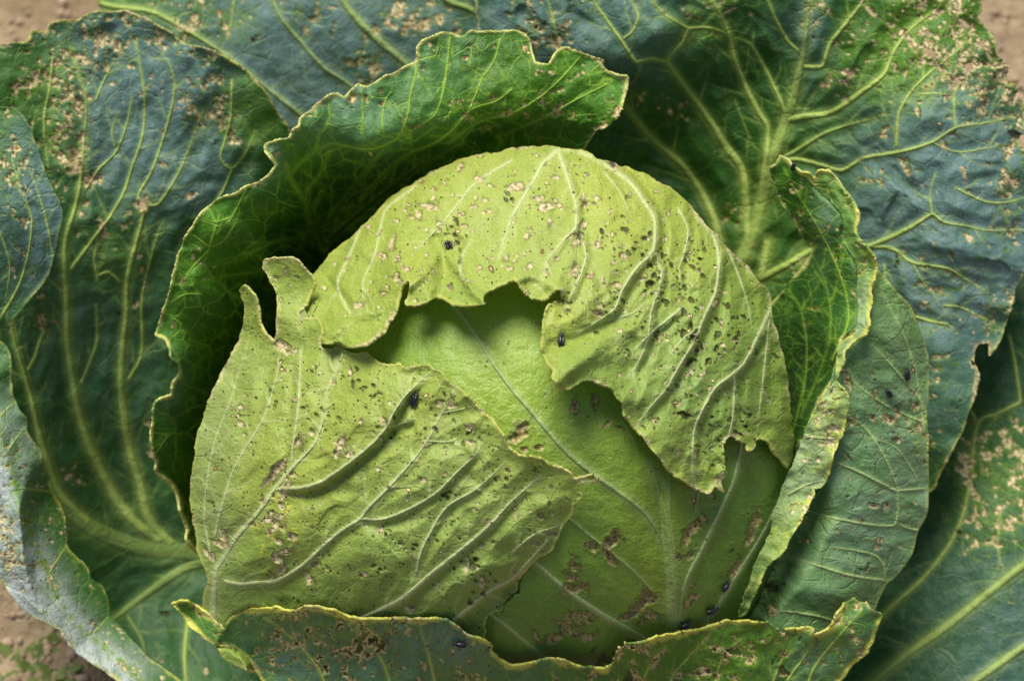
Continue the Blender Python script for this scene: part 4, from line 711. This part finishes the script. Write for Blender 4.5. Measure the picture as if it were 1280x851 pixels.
BK = leaf("back", [(150,-130),(124,-40),(124,10),(180,40),(240,90),(330,170),(420,200),(520,160),(610,110),(680,70),(670,-40),(620,-120),(520,-180),(400,-200),(260,-180)],
  [(430,0,-190),(300,90,-196),(505,78,-206),(610,20,-200),(200,30,-176),(130,0,-190),(400,170,-236),(640,-20,-196),(600,100,-226),(250,30,-186),(560,40,-200),(400,-190,-220),(160,-120,-220),(620,-120,-220)],
  [([(610,-30),(609,0),(611,30),(616,70)],15,13,0,.7),([(420,-20),(428,0),(445,23),(470,48),(505,78),(530,100)],8,10,0,.7),([(340,0),(353,25),(378,55),(405,85),(435,105),(460,130)],4.5,6,0,.6),([(310,92),(350,123),(375,143),(400,165)],6,7,0,.6),([(125,4),(140,8),(190,15),(225,33),(250,48),(283,70),(310,92)],7,6,0,.8),([(545,-10),(560,2),(590,13),(606,28)],7,7,0,.7),([(293,0),(290,25),(285,50)],3,3,0,.6)],
  step=2.4, rough=2, bumps=(6,70), ruffle=(6,40,30), seed=91, side=(50,50,.3,.6), gap=14, slope=.9, scars=[(385,12,22,.6),(512,30,14,.75),(505,15,16,.5),(455,50,14,.6),(450,95,16,.7),(465,85,14,.6),(560,20,18,.55),(490,20,12,.5),(240,12,26,.4),(225,30,14,.4),(300,30,20,.3),(368,112,8,.5),(280,42,8,.6),(250,30,10,.6),(540,10,14,.5)], bloom=[(360,70,90,.85),(430,60,60,.7),(290,20,50,.6),(530,40,50,.5),(600,40,40,.5),(340,120,40,.6)], tone=(0.7,(210,15,50,-.6)), yellow=[(300,30,16,.4)], pits=[(317,51,5,1.6,1.4)], sprinkle=[(230,15,30,24,1.5,4)])
add_leaf("outer_leaf", "dim blue leaf with a broad chewed surface at the upper border behind the curled leaf", M_OUTER, ("back", BK))
LO = leaf("low", [(1030,910),(1050,800),(1080,680),(1110,560),(1150,480),(1200,440),(1230,400),(1262,345),(1320,310),(1400,340),(1460,430),(1490,560),(1480,700),(1430,830),(1350,910)],
  [(1280,400,-170),(1280,700,-112),(1200,650,-150),(1100,850,-140),(1280,850,-100),(1090,700,-196),(1150,500,-230),(1220,500,-190),(1330,320,-200),(1340,700,-110),(1480,600,-150),(1430,830,-150),(1440,400,-190)],
  [([(1350,660),(1280,706),(1235,741),(1185,781),(1135,816),(1098,846),(1060,880)],9,13,0,.75),([(1350,766),(1280,808),(1223,848),(1180,880)],9,11,0,.75),([(1213,601),(1205,638),(1200,653),(1185,683),(1155,721),(1110,763),(1080,795)],4,7,0,.8),([(1262,420),(1268,450),(1275,501),(1265,508),(1245,518),(1228,523),(1220,538),(1215,570),(1213,601)],3,4.5,0,.8),([(1215,515),(1222,530)],3,3),([(1250,640),(1248,690),(1256,720)],2.4,2,0,.6)],
  step=2.3, rough=2, bumps=(6,80), ruffle=(6,40,30), seed=95, side=(60,60,.3,.6), gap=14, slope=.9, scars=[(1245,600,36,.8,42),(1270,570,26,.75),(1225,590,18,.6,30),(1275,640,26,.8),(1232,640,20,.6),(1210,690,14,.3),(1260,740,20,.28)], bloom=[(1280,770,80,.3),(1200,700,70,.12),(1250,480,60,.15),(1240,840,60,.2)], tone=(0.75,(1250,610,40,-.3)), yellow=[(1250,610,50,.12)], pits=[(1198,664,5,1.1,0)])
add_leaf("outer_leaf", "low shaded leaf with a tan chewed patch at the right border", M_OUTER, ("low", LO), midrib=False)
# ------------------------------------------------------------------ the solid heart and the stalk that carry the leaves
import bmesh
def bm_obj(name, bm, mat, parent=None):
    me = bpy.data.meshes.new(name); bm.to_mesh(me); bm.free()
    for p in me.polygons: p.use_smooth = True
    me.materials.append(mat)
    o = bpy.data.objects.new(name, me); C.objects.link(o)
    if parent is not None: o.parent = parent
    return o

def plain(name, col, col2, rough=0.6, scale=60, bump=0.4, spec=0.4, coat=0.0):
    N = NT(name); t = N.t
    tc = nd(t, "ShaderNodeTexCoord")
    n = N.noise(tc.outputs["Object"], scale, 4)
    pb = nd(t, "ShaderNodeBsdfPrincipled"); t.links.new(N.mix(N.ramp(n, .3, .7), col, col2), pb.inputs["Base Color"])
    pb.inputs["Roughness"].default_value = rough; pb.inputs["Specular IOR Level"].default_value = spec; pb.inputs["Coat Weight"].default_value = coat
    bp = nd(t, "ShaderNodeBump"); bp.inputs["Strength"].default_value = bump; bp.inputs["Distance"].default_value = .0005
    t.links.new(n, bp.inputs["Height"]); t.links.new(bp.outputs[0], pb.inputs["Normal"])
    out = nd(t, "ShaderNodeOutputMaterial"); t.links.new(pb.outputs[0], out.inputs[0])
    return N.m

M_STALK = plain("pale_stalk", (.26, .34, .10), (.32, .38, .16))
bm = bmesh.new()
rings = []
base = place(640, 600, -60)
for k, (z, r) in enumerate([(-0.02, .021), (.01, .019), (.03, .02), (.05, .026), (.062, .018)]):
    c_ = [bm.verts.new((base[0] * (0.8 + .2 * k / 4) + r * math.cos(a) * (1 + .06 * math.sin(3 * a + k)), -0.01 + r * math.sin(a), z)) for a in np.linspace(0, 2 * math.pi, 20, endpoint=False)]
    rings.append(c_)
for a, b in zip(rings, rings[1:]):
    for i in range(20): bm.faces.new((a[i], a[(i + 1) % 20], b[(i + 1) % 20], b[i]))
bm.faces.new(rings[-1])
bm_obj("stalk", bm, M_STALK, cabbage)

bm = bmesh.new()
m = bmesh.ops.create_uvsphere(bm, u_segments=48, v_segments=32, radius=1)
for v in m['verts']:
    c_ = v.co.copy()
    v.co = Vector(ORI + (c_.x * 318 + (632 - 640)) * U * ex + (c_.y * 282 + (425.5 - 545)) * U * ey + (c_.z * (225 if c_.z > 0 else 190) - 10) * U * en)
bm_obj("core", bm, M_STALK, cabbage)

# ------------------------------------------------------------------ soil
def soil_mat():
    N = NT("dry_soil"); t = N.t
    tc = nd(t, "ShaderNodeTexCoord"); V = tc.outputs["Object"]
    a = N.noise(V, 18, 5, .6); b = N.noise(V, 160, 4, .65); c_ = N.noise(V, 7, 3)
    col = N.mix(N.ramp(a, .3, .7), (.24, .178, .105), (.43, .335, .215))
    col = N.mix(N.ramp(b, .3, .7, 0, .6), col, (.17, .115, .065))
    pb = nd(t, "ShaderNodeBsdfPrincipled"); t.links.new(col, pb.inputs["Base Color"]); pb.inputs["Roughness"].default_value = .95; pb.inputs["Specular IOR Level"].default_value = .15
    bp = nd(t, "ShaderNodeBump"); bp.inputs["Strength"].default_value = .8; bp.inputs["Distance"].default_value = .004
    t.links.new(b, bp.inputs["Height"]); t.links.new(bp.outputs[0], pb.inputs["Normal"])
    out = nd(t, "ShaderNodeOutputMaterial"); t.links.new(pb.outputs[0], out.inputs[0])
    return N.m
ax = np.concatenate([-np.geomspace(.45, 6, 12)[::-1], np.linspace(-.44, .44, 180), np.geomspace(.45, 6, 12)])
GX, GY = np.meshgrid(ax, ax + .05)
GZ = .010 * fbm(GX * 1000, GY * 1000, 60, 4, 5) + .006 * np.abs(fbm(GX * 1000, GY * 1000, 22, 3, 8)) - .012
n_ = len(ax)
jj, ii = np.mgrid[0:n_ - 1, 0:n_ - 1]; q0 = (jj * n_ + ii).ravel()
soil = mesh_from("soil", np.stack([GX, GY, GZ], -1).reshape(-1, 3), np.stack([q0, q0 + 1, q0 + n_ + 1, q0 + n_], 1), np.zeros((0, 3), int), None, soil_mat(), None)
soil['kind'] = "structure"
def gz(x, y): return float(.010 * fbm(np.array([x * 1000]), np.array([y * 1000]), 60, 4, 5)[0] + .006 * abs(fbm(np.array([x * 1000]), np.array([y * 1000]), 22, 3, 8)[0]) - .012)
M_CLOD = plain("soil_clod", (.28, .20, .13), (.44, .33, .22), .95, 90, .9, .1)
# crumbs of earth and the small weeds in the lower left corner: uncountable ground cover
rc = np.random.RandomState(6)
def ground_spot(px, py):
    p = place(px, py, 0); c0 = np.array(cam.location); d = p - c0
    return c0 + d * (c0[2] / (c0[2] - p[2]))
bm = bmesh.new()
for _ in range(700):
    if rc.rand() < .5: g = ground_spot(rc.uniform(-60, 200), rc.uniform(690, 900))
    elif rc.rand() < .6: g = ground_spot(rc.uniform(-60, 190), rc.uniform(-60, 80))
    else: g = ground_spot(rc.uniform(1180, 1330), rc.uniform(-50, 240))
    r = .0006 + .0022 * rc.rand() ** 3
    m = bmesh.ops.create_icosphere(bm, subdivisions=1, radius=r)
    s3 = rc.uniform(.6, 1.2, 3)
    for v in m['verts']:
        v.co = Vector((v.co.x * s3[0] * rc.uniform(.85, 1.15), v.co.y * s3[1], v.co.z * s3[2] * .7)) + Vector((g[0], g[1], gz(g[0], g[1]) + r * .3))
cr = bm_obj("soil_crumbs", bm, M_CLOD); cr['kind'] = "stuff"; cr['label'] = "loose crumbs of dry brown earth around the cabbage"; cr['category'] = "soil"
M_WEED = plain("weed_leaf", (.10, .17, .03), (.17, .22, .05), .6, 50)
bm = bmesh.new()
for _ in range(170):
    g = ground_spot(rc.normal(40, 45), rc.normal(830, 26))
    z = gz(g[0], g[1]); a = rc.uniform(0, 6.3); L = rc.uniform(.003, .007); w = L * .32; up = rc.uniform(.2, .9)
    d = Vector((math.cos(a), math.sin(a), up)).normalized(); s_ = Vector((-math.sin(a), math.cos(a), 0))
    o_ = Vector((g[0], g[1], z - .001))
    pts = [o_, o_ + d * L * .35 + s_ * w, o_ + d * L * .8 + s_ * w * .7, o_ + d * L - Vector((0, 0, L * .15)), o_ + d * L * .8 - s_ * w * .7, o_ + d * L * .35 - s_ * w, o_ + d * L * .5 - Vector((0, 0, L * .06))]
    vv = [bm.verts.new(p) for p in pts]
    for i in range(6): bm.faces.new((vv[i], vv[(i + 1) % 6], vv[6]))
we = bm_obj("weeds", bm, M_WEED); we['kind'] = "stuff"; we['label'] = "low green weeds on the soil at the lower corner"; we['category'] = "weeds"

# ------------------------------------------------------------------ flea beetles
M_BEETLE = plain("glossy_black_shell", (.006, .007, .012), (.012, .014, .022), .34, 40, .1, .5, .15)
M_LIMB = plain("dark_limb", (.012, .010, .008), (.03, .022, .015), .5, 40)
def ball(bm, c_, r, seg=14, rings_=10, shape=None):
    m = bmesh.ops.create_uvsphere(bm, u_segments=seg, v_segments=rings_, radius=1)
    for v in m['verts']:
        k = 1.0 if shape is None else shape(v.co)
        v.co = Vector((v.co.x * r[0] + c_[0], v.co.y * r[1] * k + c_[1], v.co.z * r[2] * k + c_[2]))
def limb(bm, pts, r0, r1):
    prev = None
    for k, p in enumerate(pts):
        r = r0 + (r1 - r0) * k / (len(pts) - 1)
        q = [bm.verts.new((p[0] + r * math.cos(a) * .7, p[1] + r * math.cos(a) * .7, p[2] + r * math.sin(a))) for a in (0, 1.57, 3.14, 4.71)]
        if prev:
            for i in range(4): bm.faces.new((prev[i], prev[(i + 1) % 4], q[(i + 1) % 4], q[i]))
        prev = q
def make_beetle():
    root = bpy.data.objects.new("flea_beetle", None); C.objects.link(root)
    for s in (-1, 1):
        bm = bmesh.new()
        ball(bm, (-.12, .16 * s, .30), (.62, .20, .26), shape=lambda c: 1 - .22 * max(0, -c.x) ** 2)
        for v in bm.verts: v.co.y = s * max(.008, s * v.co.y)
        bm_obj("wing_case", bm, M_BEETLE, root)
    bm = bmesh.new(); ball(bm, (.50, 0, .27), (.20, .27, .20)); bm_obj("thorax", bm, M_BEETLE, root)
    bm = bmesh.new(); ball(bm, (.72, 0, .23), (.15, .17, .14)); ball(bm, (.76, .12, .27), (.04, .04, .04), 8, 6); ball(bm, (.76, -.12, .27), (.04, .04, .04), 8, 6); bm_obj("head", bm, M_BEETLE, root)
    for s in (-1, 1):
        bm = bmesh.new(); limb(bm, [(.78, .07 * s, .27), (.95, .18 * s, .34), (1.15, .26 * s, .33), (1.34, .40 * s, .28)], .022, .016); bm_obj("antenna", bm, M_LIMB, root)
        for x, dx in ((.50, .22), (.22, -.02), (-.18, -.3)):
            bm = bmesh.new(); limb(bm, [(x, .16 * s, .16), (x + dx * .5, .40 * s, .26), (x + dx, .58 * s, .02), (x + dx * 1.3, .68 * s, .0)], .045 if dx > -.2 else .07, .018); bm_obj("leg", bm, M_LIMB, root)
    return root
bug0 = make_beetle()
# plan position, leaf, heading in the plan, size
BUGS = [(521, 500, "torn", 70, 1.0, "glossy black beetle near the top edge of the torn wrapper leaf"),
        (699, 426, "hood", 75, .95, "black beetle on the folded lip of the hood leaf"),
        (562, 309, "hood", 140, 1.0, "black beetle on the hood leaf above its notched edge"),
        (575, 802, "front", 172, .95, "black beetle on the yellow edge of the front leaf"),
        (1110, 491, "wrap_out", 130, .8, "brown black beetle beside the pale scars of the cupped right leaf"),
        (1131, 468, "wrap_out", 110, .95, "black beetle nearest the outer border of the cupped right leaf"),
        (994, 208, "wrap_in", 60, .75, "tiny black beetle on the topmost tip of the cupped right leaf"),
        (888, 761, "heart", 20, 1.0, "black beetle low on a thin pale vein of the heart leaf"),
        (855, 778, "heart", 40, .95, "black beetle in the shade at the foot of the thick midrib"),
        (905, 732, "heart", 65, .8, "dark beetle between two thin veins on the shaded side of the heart"),
        ]
for k, (x, y, key, ang, sz, lab) in enumerate(BUGS):
    if k == 0: b = bug0
    else:
        b = bug0.copy(); C.objects.link(b)
        for ch in list(bug0.children):
            c2 = ch.copy(); C.objects.link(c2); c2.parent = b
    p, n, tx = surface(key, x, y)
    ty = n.cross(tx).normalized(); tx = ty.cross(n).normalized()
    a = math.radians(ang); fx = tx * math.cos(a) + ty * math.sin(a); fy = n.cross(fx)
    from mathutils import Matrix
    M = Matrix((fx, fy, n)).transposed().to_4x4()
    b.matrix_world = Matrix.Translation(p + n * .0002) @ M @ Matrix.Scale(.0031 * sz, 4)
    b['label'] = lab; b['category'] = "beetle"; b['group'] = "flea beetles on the cabbage"
